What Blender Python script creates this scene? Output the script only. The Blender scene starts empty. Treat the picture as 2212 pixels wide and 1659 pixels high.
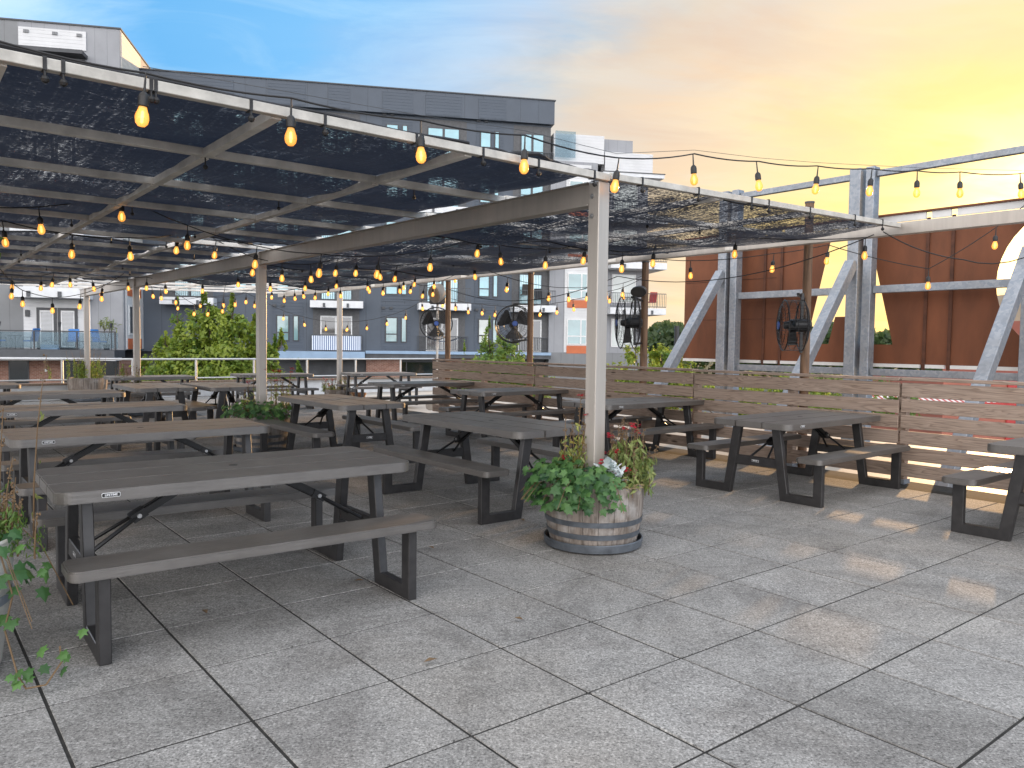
import bpy, bmesh, math, random
from mathutils import Vector, Matrix
import numpy as np
random.seed(7); rng = np.random.default_rng(7)
R = math.radians
sc = bpy.context.scene
C = sc.collection

# ------------------------------------------------------------------ camera
CAM_H = 1.44; F = 1690.0 / 2212.0; PITCH = 0.0505; ROLL = 0.0128
fw = Vector((0, math.cos(PITCH), -math.sin(PITCH)))
r0 = Vector((1, 0, 0)); u0 = Vector((0, math.sin(PITCH), math.cos(PITCH)))
rt = math.cos(ROLL) * r0 + math.sin(ROLL) * u0
up = -math.sin(ROLL) * r0 + math.cos(ROLL) * u0
cam_d = bpy.data.cameras.new('camera'); cam = bpy.data.objects.new('camera', cam_d); C.objects.link(cam)
m = Matrix.Identity(4)
for i in range(3):
    m[i][0] = rt[i]; m[i][1] = up[i]; m[i][2] = -fw[i]
m[2][3] = CAM_H
cam.matrix_world = m
cam_d.sensor_width = 36; cam_d.lens = 36 * F; cam_d.clip_start = 0.05; cam_d.clip_end = 3000
sc.camera = cam

# ------------------------------------------------------------------ sky, sun, exposure
SUN_AZ, SUN_EL = R(33.0), R(6.8)
sun_v = Vector((math.sin(SUN_AZ) * math.cos(SUN_EL), math.cos(SUN_AZ) * math.cos(SUN_EL), math.sin(SUN_EL)))
sc.view_settings.view_transform = 'Standard'; sc.view_settings.look = 'None'
sc.view_settings.exposure = 0.2; sc.view_settings.gamma = 1.0; sc.view_settings.use_curve_mapping = False
sc.render.engine = 'CYCLES'
try:
    sc.cycles.use_denoising = True
    sc.cycles.max_bounces = 7; sc.cycles.transparent_max_bounces = 12
    sc.cycles.sample_clamp_indirect = 4.0
    sc.cycles.caustics_reflective = False; sc.cycles.caustics_refractive = False
except Exception:
    pass
world = bpy.data.worlds.new('World'); sc.world = world; world.use_nodes = True
def build_sky():
    nt = world.node_tree; N = nt.nodes; L = nt.links; N.clear()
    out = N.new('ShaderNodeOutputWorld'); bg = N.new('ShaderNodeBackground'); L.new(bg.outputs[0], out.inputs[0])
    sky = N.new('ShaderNodeTexSky'); sky.sky_type = 'NISHITA'; sky.sun_disc = False
    sky.sun_elevation = SUN_EL; sky.sun_rotation = SUN_AZ; sky.air_density = 1.2; sky.dust_density = 1.5; sky.ozone_density = 1.5
    tc = N.new('ShaderNodeTexCoord')
    nrm = N.new('ShaderNodeVectorMath'); nrm.operation = 'NORMALIZE'; L.new(tc.outputs['Generated'], nrm.inputs[0])
    def vmath(op, a, b=None):
        n = N.new('ShaderNodeVectorMath'); n.operation = op
        if hasattr(a, 'links'): L.new(a, n.inputs[0])
        else: n.inputs[0].default_value = a
        if b is not None:
            if hasattr(b, 'links'): L.new(b, n.inputs[1])
            else: n.inputs[1].default_value = b
        return n
    def fm(op, a, b=None, c=None, clamp=False):
        n = N.new('ShaderNodeMath'); n.operation = op; n.use_clamp = clamp
        for i, v in enumerate((a, b, c)):
            if v is None: continue
            if hasattr(v, 'links'): L.new(v, n.inputs[i])
            else: n.inputs[i].default_value = v
        return n.outputs[0]
    def ramp(fac, pts):
        n = N.new('ShaderNodeValToRGB'); e = n.color_ramp.elements
        e[0].position = pts[0][0]; e[0].color = (*pts[0][1], 1)
        e[1].position = pts[-1][0]; e[1].color = (*pts[-1][1], 1)
        for p, c in pts[1:-1]:
            x = e.new(p); x.color = (*c, 1)
        L.new(fac, n.inputs[0]); return n.outputs[0]
    def mix(f, a, b):
        n = N.new('ShaderNodeMix'); n.data_type = 'RGBA'
        for i, v in ((0, f), (6, a), (7, b)):
            if hasattr(v, 'links'): L.new(v, n.inputs[i])
            elif i == 0: n.inputs[0].default_value = v
            else: n.inputs[i].default_value = (*v, 1)
        return n.outputs[2]
    d = nrm.outputs[0]
    sep = N.new('ShaderNodeSeparateXYZ'); L.new(d, sep.inputs[0])
    # flat cloud-layer coordinates: direction divided by height, so clouds stretch towards the horizon
    zz = fm('ADD', fm('MAXIMUM', sep.outputs[2], 0.0), 0.22)
    cmb = N.new('ShaderNodeCombineXYZ')
    L.new(fm('DIVIDE', sep.outputs[0], zz), cmb.inputs[0]); L.new(fm('DIVIDE', sep.outputs[1], zz), cmb.inputs[1])
    mp = N.new('ShaderNodeMapping'); mp.inputs['Rotation'].default_value = (0, 0, R(-25)); mp.inputs['Scale'].default_value = (0.75, 1.5, 1)
    L.new(cmb.outputs[0], mp.inputs[0])
    def noise(scale, det, rough, dist):
        n = N.new('ShaderNodeTexNoise'); n.inputs['Scale'].default_value = scale; n.inputs['Detail'].default_value = det
        n.inputs['Roughness'].default_value = rough; n.inputs['Distortion'].default_value = dist
        L.new(mp.outputs[0], n.inputs['Vector']); return n.outputs[0]
    n1 = noise(1.1, 6, 0.55, 0.6); n2 = noise(2.6, 8, 0.6, 0.9)
    # angle from the sun in degrees / 180
    sd = vmath('DOT_PRODUCT', d, tuple(sun_v)).outputs['Value']
    ang = fm('DIVIDE', fm('ARCCOSINE', fm('MINIMUM', fm('MAXIMUM', sd, -1.0), 1.0)), math.pi)
    el = fm('ARCSINE', sep.outputs[2])
    ange = fm('ADD', ang, fm('MULTIPLY', fm('MAXIMUM', fm('SUBTRACT', el, .27), 0.0), 0.20))
    angn = fm('ADD', ange, fm('MULTIPLY', fm('SUBTRACT', n1, 0.5), 0.115))
    D = 180.0
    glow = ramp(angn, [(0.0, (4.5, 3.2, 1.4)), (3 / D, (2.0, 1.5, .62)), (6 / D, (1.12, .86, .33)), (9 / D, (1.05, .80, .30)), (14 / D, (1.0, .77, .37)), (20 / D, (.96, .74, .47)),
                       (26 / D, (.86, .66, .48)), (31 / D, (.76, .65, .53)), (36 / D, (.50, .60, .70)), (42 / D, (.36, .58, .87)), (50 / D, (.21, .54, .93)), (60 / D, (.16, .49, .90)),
                       (75 / D, (.65, .95, 1.35)), (100 / D, (2.3, 2.35, 2.5)), (180 / D, (2.75, 2.65, 2.6))])  # outer stops here and in veil_col lie unseen, raised as fill light
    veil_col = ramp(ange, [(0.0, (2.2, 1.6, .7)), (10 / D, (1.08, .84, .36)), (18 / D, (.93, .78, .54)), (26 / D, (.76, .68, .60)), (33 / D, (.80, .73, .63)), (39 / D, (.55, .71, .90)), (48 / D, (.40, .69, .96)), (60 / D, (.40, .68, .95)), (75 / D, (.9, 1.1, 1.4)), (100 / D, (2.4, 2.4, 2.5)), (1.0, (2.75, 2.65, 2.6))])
    m2 = ramp(n2, [(0.0, (0, 0, 0)), (.42, (0, 0, 0)), (.62, (.75, .75, .75)), (1.0, (1, 1, 1))])
    c1 = mix(m2, glow, veil_col)
    # grey-violet streaks in the warm part
    g = ramp(noise(2.3, 8, .6, .7), [(0.0, (0, 0, 0)), (.47, (0, 0, 0)), (.62, (.55, .55, .55)), (1.0, (.85, .85, .85))])
    wz = fm('MULTIPLY', g, fm('SUBTRACT', 1.0, fm('MULTIPLY', fm('ABSOLUTE', fm('SUBTRACT', ang, 24 / D)), 11.0), clamp=True), clamp=True)
    c2 = mix(wz, c1, (.76, .56, .42))
    # unseen sky away from the sunset, raised as added fill: strongest low, weaker overhead
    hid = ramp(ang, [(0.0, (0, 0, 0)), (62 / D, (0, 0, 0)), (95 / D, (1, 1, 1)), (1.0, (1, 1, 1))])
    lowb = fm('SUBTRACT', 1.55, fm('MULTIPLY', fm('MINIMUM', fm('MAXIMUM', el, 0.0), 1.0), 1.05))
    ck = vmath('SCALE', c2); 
    side = fm('ADD', 1.08, fm('MULTIPLY', fm('MINIMUM', sep.outputs[0], 0.0), 0.42))     # added fill dimmed towards the left so the post faces differ
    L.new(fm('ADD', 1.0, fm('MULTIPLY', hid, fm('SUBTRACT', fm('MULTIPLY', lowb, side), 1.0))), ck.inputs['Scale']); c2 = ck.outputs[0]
    sks = vmath('SCALE', sky.outputs[0]); sks.inputs['Scale'].default_value = 0.10
    fin = mix(0.90, sks.outputs[0], c2)
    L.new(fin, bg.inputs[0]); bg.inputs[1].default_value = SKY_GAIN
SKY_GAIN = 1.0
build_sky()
sun_d = bpy.data.lights.new('sun', 'SUN'); sun_d.energy = 5.0; sun_d.angle = R(0.9); sun_d.color = (1.0, .60, .27)
sun_o = bpy.data.objects.new('sun', sun_d); C.objects.link(sun_o)
sun_o.rotation_euler = sun_v.to_track_quat('Z', 'Y').to_euler(); sun_o.location = (20, 30, 15)

# ------------------------------------------------------------------ frames
TH = R(128.5)
EA = Vector((math.cos(TH), math.sin(TH), 0)); EB = Vector((math.sin(TH), -math.cos(TH), 0))
def W(a, b, z=0.0): return EA * a + EB * b + Vector((0, 0, z))
FD = R(11.5); FU = Vector((math.cos(FD), math.sin(FD), 0)); FN = Vector((math.sin(FD), -math.cos(FD), 0)); FO = Vector((0, 52, 0))
def FW(u, v, z): return FO + FU * u + FN * v + Vector((0, 0, z))

# ------------------------------------------------------------------ materials
def new_mat(name):
    mt = bpy.data.materials.new(name); mt.use_nodes = True
    nt = mt.node_tree; b = nt.nodes['Principled BSDF']
    return mt, nt, b
class NT:
    def __init__(s, nt): s.nt = nt; s.N = nt.nodes; s.L = nt.links
    def link(s, v, sock):
        if hasattr(v, 'links'): s.L.new(v, sock)
        elif isinstance(v, (tuple, list)) and sock.type == 'RGBA': sock.default_value = (*v[:3], 1)
        else: sock.default_value = v
    def coord(s, kind='Object', scale=(1, 1, 1), rot=(0, 0, 0)):
        t = s.N.new('ShaderNodeTexCoord'); mp = s.N.new('ShaderNodeMapping')
        mp.inputs['Scale'].default_value = scale; mp.inputs['Rotation'].default_value = rot
        s.L.new(t.outputs[kind], mp.inputs[0]); return mp.outputs[0]
    def noise(s, vec, scale, det=4, rough=.55, dist=0):
        n = s.N.new('ShaderNodeTexNoise'); s.L.new(vec, n.inputs['Vector'])
        n.inputs['Scale'].default_value = scale; n.inputs['Detail'].default_value = det; n.inputs['Roughness'].default_value = rough; n.inputs['Distortion'].default_value = dist
        return n.outputs[0]
    def vor(s, vec, scale, feat='F1', out=0):
        n = s.N.new('ShaderNodeTexVoronoi'); n.feature = feat; s.L.new(vec, n.inputs['Vector']); n.inputs['Scale'].default_value = scale; return n.outputs[out]
    def ramp(s, f, pts):
        n = s.N.new('ShaderNodeValToRGB'); e = n.color_ramp.elements
        def col(c): return (c, c, c, 1) if not isinstance(c, (tuple, list)) else (*c, 1)
        e[0].position = pts[0][0]; e[0].color = col(pts[0][1]); e[1].position = pts[-1][0]; e[1].color = col(pts[-1][1])
        for p, c in pts[1:-1]:
            x = e.new(p); x.color = col(c)
        s.L.new(f, n.inputs[0]); return n.outputs[0]
    def mix(s, f, a, b, mode='MIX'):
        n = s.N.new('ShaderNodeMix'); n.data_type = 'RGBA'; n.blend_type = mode
        s.link(f, n.inputs[0]); s.link(a, n.inputs[6]); s.link(b, n.inputs[7]); return n.outputs[2]
    def math(s, op, a, b=None, clamp=False):
        n = s.N.new('ShaderNodeMath'); n.operation = op; n.use_clamp = clamp; s.link(a, n.inputs[0])
        if b is not None: s.link(b, n.inputs[1])
        return n.outputs[0]
    def attr(s, name):
        n = s.N.new('ShaderNodeAttribute'); n.attribute_name = name; return n
    def bump(s, h, strength, dist=.01):
        n = s.N.new('ShaderNodeBump'); n.inputs['Strength'].default_value = strength; n.inputs['Distance'].default_value = dist
        s.L.new(h, n.inputs['Height']); return n.outputs[0]
def pmat(name, col, rough=.5, metal=0.0, var=.12, scale=6.0, bump=.0, bscale=60.0, stretch=(1, 1, 1), col2=None, spec=None):
    mt, nt, b = new_mat(name); t = NT(nt)
    v = t.coord('Object', stretch)
    n = t.noise(v, scale, 6, .6)
    c2 = col2 or tuple(max(0, c * (1 - 2.2 * var)) for c in col)
    cc = t.mix(t.ramp(n, [(.3, 0.0), (.7, 1.0)]), c2, tuple(min(1, c * (1 + var)) for c in col))
    t.L.new(cc, b.inputs['Base Color'])
    b.inputs['Roughness'].default_value = rough; b.inputs['Metallic'].default_value = metal
    if spec is not None: b.inputs['Specular IOR Level'].default_value = spec
    if bump:
        n2 = t.noise(v, bscale, 4, .6); t.L.new(t.bump(n2, bump, .004), b.inputs['Normal'])
    return mt
M = {}
def mk():
    # concrete paver with fine aggregate; tone differs slab by slab
    mt, nt, b = new_mat('concrete_paver'); t = NT(nt); v = t.coord('Object')
    tone = t.attr('tone').outputs['Fac']
    base = t.mix(tone, (.275, .266, .252), (.355, .344, .328))
    big = t.ramp(t.noise(v, 3.1, 8, .72, .5), [(.34, .80), (.60, 1.05)])
    base = t.mix(1.0, base, big, 'MULTIPLY')
    grime = t.ramp(t.noise(v, 1.1, 9, .78, 1.2), [(.47, 0.0), (.60, .55), (.75, .75)])
    base = t.mix(grime, base, t.mix(1.0, base, (.62, .605, .60), 'MULTIPLY'))
    warm = t.ramp(t.noise(v, .55, 4, .6), [(.45, 0.), (.7, .5)])
    base = t.mix(warm, base, t.mix(1.0, base, (1.04, .97, .88), 'MULTIPLY'))
    gr = t.noise(v, 95, 3, .75)
    sp = t.ramp(gr, [(.34, .30), (.46, .92), (.56, 1.03), (.66, 1.75)])
    base = t.mix(1.0, base, sp, 'MULTIPLY')
    gm = t.ramp(t.noise(v, 34, 5, .75), [(.36, .66), (.52, 1.0), (.70, 1.22)])
    base = t.mix(1.0, base, gm, 'MULTIPLY')
    gr2 = t.ramp(t.vor(v, 60), [(.0, 1.7), (.10, 1.0), (1.0, .95)])
    base = t.mix(1.0, base, gr2, 'MULTIPLY')
    t.L.new(base, b.inputs['Base Color']); b.inputs['Roughness'].default_value = .85; b.inputs['Specular IOR Level'].default_value = .25
    t.L.new(t.bump(gr, .35, .003), b.inputs['Normal'])
    M['paver'] = mt
    M['roof'] = pmat('roof_membrane', (.47, .44, .39), .6, var=.10, scale=.8)
    M['joint'] = pmat('joint_dirt', (.030, .028, .025), .95, var=.3, scale=20)
    # table plastic with faint moulded wood grain
    mt, nt, b = new_mat('table_plastic'); t = NT(nt)
    v = t.coord('Object', (1.2, 14, 14)); vv = t.coord('Object')
    g = t.noise(v, 6, 5, .6, .6)
    c = t.mix(t.ramp(g, [(.3, 0.), (.7, 1.)]), (.058, .050, .043), (.086, .075, .065))
    dust = t.ramp(t.noise(vv, 3.1, 6, .65), [(.42, 0.), (.75, .38)])
    c = t.mix(dust, c, (.17, .155, .14)); t.L.new(c, b.inputs['Base Color'])
    r = t.ramp(t.noise(vv, 5, 5, .6), [(.3, .36), (.7, .46)]); t.L.new(r, b.inputs['Roughness']); b.inputs['Specular IOR Level'].default_value = .9; b.inputs['IOR'].default_value = 1.62; b.inputs['Sheen Weight'].default_value = .05; b.inputs['Sheen Roughness'].default_value = .22; b.inputs['Sheen Tint'].default_value = (.95, .92, .88, 1)
    t.L.new(t.bump(g, .35, .003), b.inputs['Normal']); M['table'] = mt
    M['frame'] = pmat('black_steel', (.030, .028, .028), .42, var=.2, scale=12, bump=.05, bscale=200)
    M['strut'] = pmat('strut_steel', (.02, .02, .021), .3, metal=.3, var=.2)
    M['bolt'] = pmat('zinc_bolt', (.45, .45, .45), .35, metal=.9, var=.1)
    M['white_paint'] = pmat('white_label', (.75, .75, .75), .5, var=.02)
    M['black_paint'] = pmat('black_label', (.012, .012, .012), .4, var=.02)
    M['alu'] = pmat('brushed_aluminium', (.44, .40, .355), .42, metal=.30, var=.055, scale=3, bump=.08, bscale=60, stretch=(5, 5, .35))
    M['alu_dull'] = pmat('dull_aluminium', (.74, .70, .64), .5, metal=.0, var=.14, scale=5, bump=.08)
    M['rail_white'] = pmat('weathered_pale_rail', (.56, .53, .475), .55, metal=.15, var=.12, scale=9, bump=.1)
    # galvanised steel with spangle
    mt, nt, b = new_mat('galvanised_steel'); t = NT(nt); v = t.coord('Object')
    s = t.vor(v, 28, 'F1', 1)
    sepn = t.N.new('ShaderNodeSeparateColor'); t.L.new(s, sepn.inputs[0])
    c = t.mix(sepn.outputs[0], (.24, .27, .31), (.34, .36, .39))
    c = t.mix(t.ramp(t.noise(v, 2.5, 5), [(.45, 0.), (.75, .6)]), c, (.20, .20, .20))
    t.L.new(c, b.inputs['Base Color']); b.inputs['Metallic'].default_value = .55; b.inputs['Roughness'].default_value = .5; M['galv'] = mt
    # corten
    M['corten'] = pmat('weathering_steel', (.165, .055, .022), .75, var=.18, scale=2.2, bump=.15, bscale=70, stretch=(1, 1, .35))
    M['corten_dark'] = pmat('weathering_steel_seam', (.095, .034, .017), .8, var=.2)
    # weathered fence board: long grain with knots
    mt, nt, b = new_mat('weathered_board'); t = NT(nt)
    oi = t.N.new('ShaderNodeObjectInfo')
    v0 = t.coord('Object')
    ofs = t.N.new('ShaderNodeVectorMath'); ofs.operation = 'ADD'; t.L.new(v0, ofs.inputs[0])
    cb = t.N.new('ShaderNodeCombineXYZ'); t.L.new(t.math('MULTIPLY', oi.outputs['Random'], 37.0), cb.inputs[0]); t.L.new(t.math('MULTIPLY', oi.outputs['Random'], 11.0), cb.inputs[2])
    t.L.new(cb.outputs[0], ofs.inputs[1])
    mp = t.N.new('ShaderNodeMapping'); mp.inputs['Scale'].default_value = (.5, 4, 6.5); t.L.new(ofs.outputs[0], mp.inputs[0])
    ring = t.noise(mp.outputs[0], 1.6, 3, .5, .8)
    rr = t.math('FRACT', t.math('MULTIPLY', ring, 10.0))
    mp2 = t.N.new('ShaderNodeMapping'); mp2.inputs['Scale'].default_value = (1.2, 30, 30); t.L.new(ofs.outputs[0], mp2.inputs[0])
    fine = t.noise(mp2.outputs[0], 3, 6, .65)
    c = t.mix(t.ramp(rr, [(0., .8), (.3, .3), (.85, 0.), (1., .7)]), (.42, .315, .245), (.155, .10, .07))
    c = t.mix(t.ramp(fine, [(.35, .55), (.62, 0.)]), c, (.22, .165, .13))
    grey = t.ramp(t.noise(ofs.outputs[0], 1.3, 4), [(.4, 0.), (.75, .6)])
    c = t.mix(grey, c, t.mix(.35, c, (.44, .38, .34)))
    mp3 = t.N.new('ShaderNodeMapping'); mp3.inputs['Scale'].default_value = (1.1, 2, 4.5); t.L.new(ofs.outputs[0], mp3.inputs[0])
    kn = t.ramp(t.vor(mp3.outputs[0], 1.25), [(0., 1.), (.05, .9), (.10, 0.), (1., 0.)])
    c = t.mix(kn, c, (.06, .035, .022))
    t.L.new(c, b.inputs['Base Color']); b.inputs['Roughness'].default_value = .75
    t.L.new(t.bump(fine, .5, .004), b.inputs['Normal']); M['board'] = mt
    M['post_wood'] = pmat('brown_post_wood', (.20, .115, .065), .7, var=.3, scale=4, bump=.3, bscale=40, stretch=(6, 6, .5))
    # shade cloth: knitted dark mesh, part open
    mt, nt, b = new_mat('knitted_shade_cloth'); t = NT(nt)
    b.inputs['Roughness'].default_value = .6
    v1 = t.coord('UV', (46, 9, 1)); v2 = t.coord('UV', (120, 55, 1)); v3 = t.coord('UV', (1, 1, 1)); v4 = t.coord('UV', (3, 70, 1), (0, 0, R(8)))
    f = t.noise(v1, 1.0, 5, .62, .5); f2 = t.noise(v2, 1.0, 3, .7); f3 = t.noise(v3, 1.6, 4, .6, .6); f4 = t.noise(v4, 1.0, 3, .5, .8)
    hol = t.math('ADD', t.math('MULTIPLY', f, .38), t.math('MULTIPLY', f2, .72))
    hol = t.math('ADD', hol, t.math('MULTIPLY', t.math('SUBTRACT', f3, .5), .50))
    hol = t.math('ADD', hol, t.math('MULTIPLY', t.math('SUBTRACT', f4, .5), .30))
    op = t.attr('open').outputs['Fac']
    hol = t.math('ADD', hol, t.math('MULTIPLY', op, .16))
    fac = t.ramp(hol, [(.57, .0), (.65, .06), (.73, .5), (.84, .85)])
    c = t.mix(t.ramp(f, [(.35, 0.), (.7, 1.)]), (.010, .013, .022), (.032, .040, .060))
    c = t.mix(t.ramp(t.math('ADD', t.math('MULTIPLY', f2, .7), t.math('MULTIPLY', f4, .4)), [(.58, 0.), (.72, .8)]), c, (.14, .18, .23)); t.L.new(c, b.inputs['Base Color'])
    tr = t.N.new('ShaderNodeBsdfTransparent'); tl = t.N.new('ShaderNodeBsdfTranslucent'); tl.inputs[0].default_value = (.016, .022, .036, 1)
    m0 = t.N.new('ShaderNodeMixShader'); m0.inputs[0].default_value = .45; t.L.new(b.outputs[0], m0.inputs[1]); t.L.new(tl.outputs[0], m0.inputs[2])
    ms = t.N.new('ShaderNodeMixShader'); t.L.new(fac, ms.inputs[0]); t.L.new(m0.outputs[0], ms.inputs[1]); t.L.new(tr.outputs[0], ms.inputs[2])
    t.L.new(ms.outputs[0], nt.nodes['Material Output'].inputs[0]); M['cloth'] = mt
    M['cloth_edge'] = pmat('black_hem', (.012, .012, .015), .7)
    M['cable'] = pmat('black_rubber', (.014, .013, .013), .5)
    M['wire'] = pmat('steel_wire', (.10, .10, .10), .4, metal=.8)
    # bulbs
    mt, nt, b = new_mat('amber_bulb_glass'); t = NT(nt)
    lw = t.N.new('ShaderNodeLayerWeight'); lw.inputs[0].default_value = .35
    e = t.mix(lw.outputs['Facing'], (1.0, .60, .15), (1.0, .34, .03))
    b.inputs['Base Color'].default_value = (.55, .25, .06, 1); b.inputs['Roughness'].default_value = .15
    t.L.new(e, b.inputs['Emission Color']); t.L.new(t.math('ADD', .66, t.math('MULTIPLY', t.N.new('ShaderNodeObjectInfo').outputs['Random'], .42)), b.inputs['Emission Strength'])
    tr = t.N.new('ShaderNodeBsdfTransparent'); tr.inputs[0].default_value = (1, .78, .4, 1)
    ms = t.N.new('ShaderNodeMixShader'); ms.inputs[0].default_value = .38; t.L.new(b.outputs[0], ms.inputs[1]); t.L.new(tr.outputs[0], ms.inputs[2])
    t.L.new(ms.outputs[0], nt.nodes['Material Output'].inputs[0]); M['bulb'] = mt
    mt, nt, b = new_mat('filament_glow'); b.inputs['Base Color'].default_value = (1, .7, .3, 1)
    b.inputs['Emission Color'].default_value = (1, .62, .2, 1); b.inputs['Emission Strength'].default_value = 9.0; M['filament'] = mt
    # building skins
    def siding(name, col, pitch, strength=.6, vert=False, seam=0):
        mt, nt, b = new_mat(name); t = NT(nt); v = t.coord('Object')
        sp = t.N.new('ShaderNodeSeparateXYZ'); t.L.new(v, sp.inputs[0])
        src = sp.outputs[0] if vert else sp.outputs[2]
        fr = t.math('FRACT', t.math('DIVIDE', src, pitch))
        line = t.ramp(fr, [(0., 0.), (.05, 1.), (.95, 1.), (1., 0.)] if vert else [(0., .25), (.10, 1.), (1., .82)])
        n = t.noise(v, .8, 5, .6)
        c = t.mix(t.ramp(n, [(.3, 0.), (.7, 1.)]), tuple(x * .9 for x in col), tuple(min(1, x * 1.07) for x in col))
        c = t.mix(1.0, c, t.ramp(line, [(0., .62), (.5, 1.), (1., 1.)]), 'MULTIPLY')
        t.L.new(c, b.inputs['Base Color']); b.inputs['Roughness'].default_value = .55
        t.L.new(t.bump(line, strength, .02), b.inputs['Normal']); return mt
    M['dk_panel'] = siding('charcoal_panel', (.064, .080, .104), 1.22, .3, True)
    M['dk_lap'] = siding('charcoal_lap_siding', (.058, .074, .098), .19)
    M['lg_panel'] = siding('grey_panel', (.27, .275, .29), .62, .3, True)
    M['mg_panel'] = siding('mid_grey_panel', (.18, .185, .19), .9, .3, True)
    M['wh_lap'] = siding('white_lap_siding', (.60, .60, .60), .19)
    M['sun_tint_lap'] = siding('sun_tinted_lap_siding', (.58, .55, .50), .30)  # warm tint in the colour stands for low sun on the side wall
    M['soffit'] = pmat('recess_wall', (.085, .085, .088), .6)
    M['fascia'] = pmat('pale_fascia', (.66, .67, .68), .5, var=.05, scale=2)
    M['trim'] = pmat('white_trim', (.68, .68, .67), .45, var=.04)
    M['dk_trim'] = pmat('dark_window_frame', (.035, .038, .044), .4, var=.1)
    M['orange'] = pmat('orange_panel', (.50, .13, .045), .55, var=.08, scale=2)
    M['blue_metal'] = pmat('pale_blue_metal', (.25, .36, .50), .45, var=.08, scale=1)
    M['dk_metal'] = pmat('dark_grey_metal', (.06, .066, .075), .45, var=.15, scale=2)
    def glass(name, tint, rough, blinds=0):
        mt, nt, b = new_mat(name); t = NT(nt); v = t.coord('Object')
        c = t.mix(t.ramp(t.noise(v, .9, 3), [(.35, 0.), (.65, 1.)]), tuple(x * .75 for x in tint), tint)
        if blinds:
            sp = t.N.new('ShaderNodeSeparateXYZ'); t.L.new(v, sp.inputs[0])
            fr = t.math('FRACT', t.math('DIVIDE', sp.outputs[0 if blinds < 0 else 2], abs(blinds)))
            c = t.mix(t.ramp(fr, [(0., 0.), (.5, 0.), (.6, 1.), (1., 1.)]), c, tuple(min(1, x * 2.1 + .05) for x in tint))
        t.L.new(c, b.inputs['Base Color']); b.inputs['Roughness'].default_value = rough; b.inputs['Specular IOR Level'].default_value = .9
        b.inputs['Coat Weight'].default_value = .6; b.inputs['Coat Roughness'].default_value = .03; return mt
    M['pane'] = glass('blue_green_window_pane', (.20, .33, .34), .08)
    M['pane_up'] = glass('teal_window_pane', (.20, .45, .52), .08)
    M['pane_blind'] = glass('pane_with_blinds', (.20, .36, .40), .1, -.11)
    M['pane_hblind'] = glass('pane_with_slats', (.10, .11, .12), .1, .07)
    M['pane_dark'] = glass('dark_shop_glass', (.018, .025, .030), .06)
    M['pane_cur'] = glass('pane_with_curtain', (.42, .46, .43), .15)
    mt, nt, b = new_mat('balcony_glass'); b.inputs['Base Color'].default_value = (.35, .45, .5, 1); b.inputs['Roughness'].default_value = .08
    tr = nt.nodes.new('ShaderNodeBsdfTransparent'); tr.inputs[0].default_value = (.70, .78, .82, 1); ms = nt.nodes.new('ShaderNodeMixShader'); ms.inputs[0].default_value = .85
    nt.links.new(b.outputs[0], ms.inputs[1]); nt.links.new(tr.outputs[0], ms.inputs[2]); nt.links.new(ms.outputs[0], nt.nodes['Material Output'].inputs[0]); M['bglass'] = mt
    # brick
    mt, nt, b = new_mat('red_brown_brick'); t = NT(nt)
    v = t.coord('Object', (1, 1, 1), (R(90), 0, 0))
    br = t.N.new('ShaderNodeTexBrick'); t.L.new(v, br.inputs['Vector']); br.inputs['Scale'].default_value = 4.6
    br.inputs['Color1'].default_value = (.20, .085, .055, 1); br.inputs['Color2'].default_value = (.30, .155, .11, 1); br.inputs['Mortar'].default_value = (.40, .36, .32, 1)
    br.inputs['Mortar Size'].default_value = .02; br.inputs['Brick Width'].default_value = 1.0; br.inputs['Row Height'].default_value = .36
    t.L.new(br.outputs[0], b.inputs['Base Color']); b.inputs['Roughness'].default_value = .8; M['brick'] = mt
    M['salmon'] = pmat('salmon_render', (.36, .125, .085), .7, var=.08, scale=.6)
    M['cream'] = pmat('cream_render', (.46, .38, .27), .7, var=.08, scale=.6)
    M['red'] = pmat('red_paint', (.42, .035, .03), .5, var=.1)
    M['ground'] = pmat('street_ground', (.09, .09, .085), .85, var=.25, scale=.15)
    M['hill'] = pmat('hill_grass', (.05, .065, .03), .9, var=.2, scale=.05)
    M['parapet'] = pmat('white_parapet', (.60, .61, .62), .55, var=.07, scale=1.5)
    M['deck_wood'] = pmat('brown_cap_board', (.20, .14, .10), .7, var=.2, scale=3, stretch=(8, 1, 1))
    M['rail_metal'] = pmat('satin_rail', (.55, .55, .54), .38, metal=.5, var=.06)
    # leaves: tone attribute picks between dark and light
    def leaf(name, dark, light, trans=.45):
        mt, nt, b = new_mat(name); t = NT(nt)
        tone = t.attr('tone').outputs['Fac']
        c = t.mix(tone, dark, light); t.L.new(c, b.inputs['Base Color']); b.inputs['Roughness'].default_value = .5
        tl = t.N.new('ShaderNodeBsdfTranslucent'); t.L.new(t.mix(.5, c, light), tl.inputs[0])
        ms = t.N.new('ShaderNodeMixShader'); ms.inputs[0].default_value = trans; t.L.new(b.outputs[0], ms.inputs[1]); t.L.new(tl.outputs[0], ms.inputs[2])
        t.L.new(ms.outputs[0], nt.nodes['Material Output'].inputs[0]); return mt
    M['leaf_tree'] = leaf('bright_tree_leaf', (.055, .14, .02), (.36, .42, .06))
    M['leaf_tree2'] = leaf('mid_green_tree_leaf', (.045, .12, .028), (.22, .32, .06))
    M['leaf_far'] = leaf('far_leaf', (.028, .06, .02), (.10, .14, .045))
    M['ivy'] = leaf('ivy_leaf', (.026, .085, .030), (.12, .25, .06), .3)
    M['stalk'] = leaf('dry_stalk_leaf', (.09, .15, .03), (.30, .33, .10), .3)
    M['brown_stem'] = pmat('dry_stem', (.16, .10, .05), .8)
    M['silver'] = leaf('silver_leaf', (.42, .50, .50), (.75, .80, .80), .2)
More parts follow.
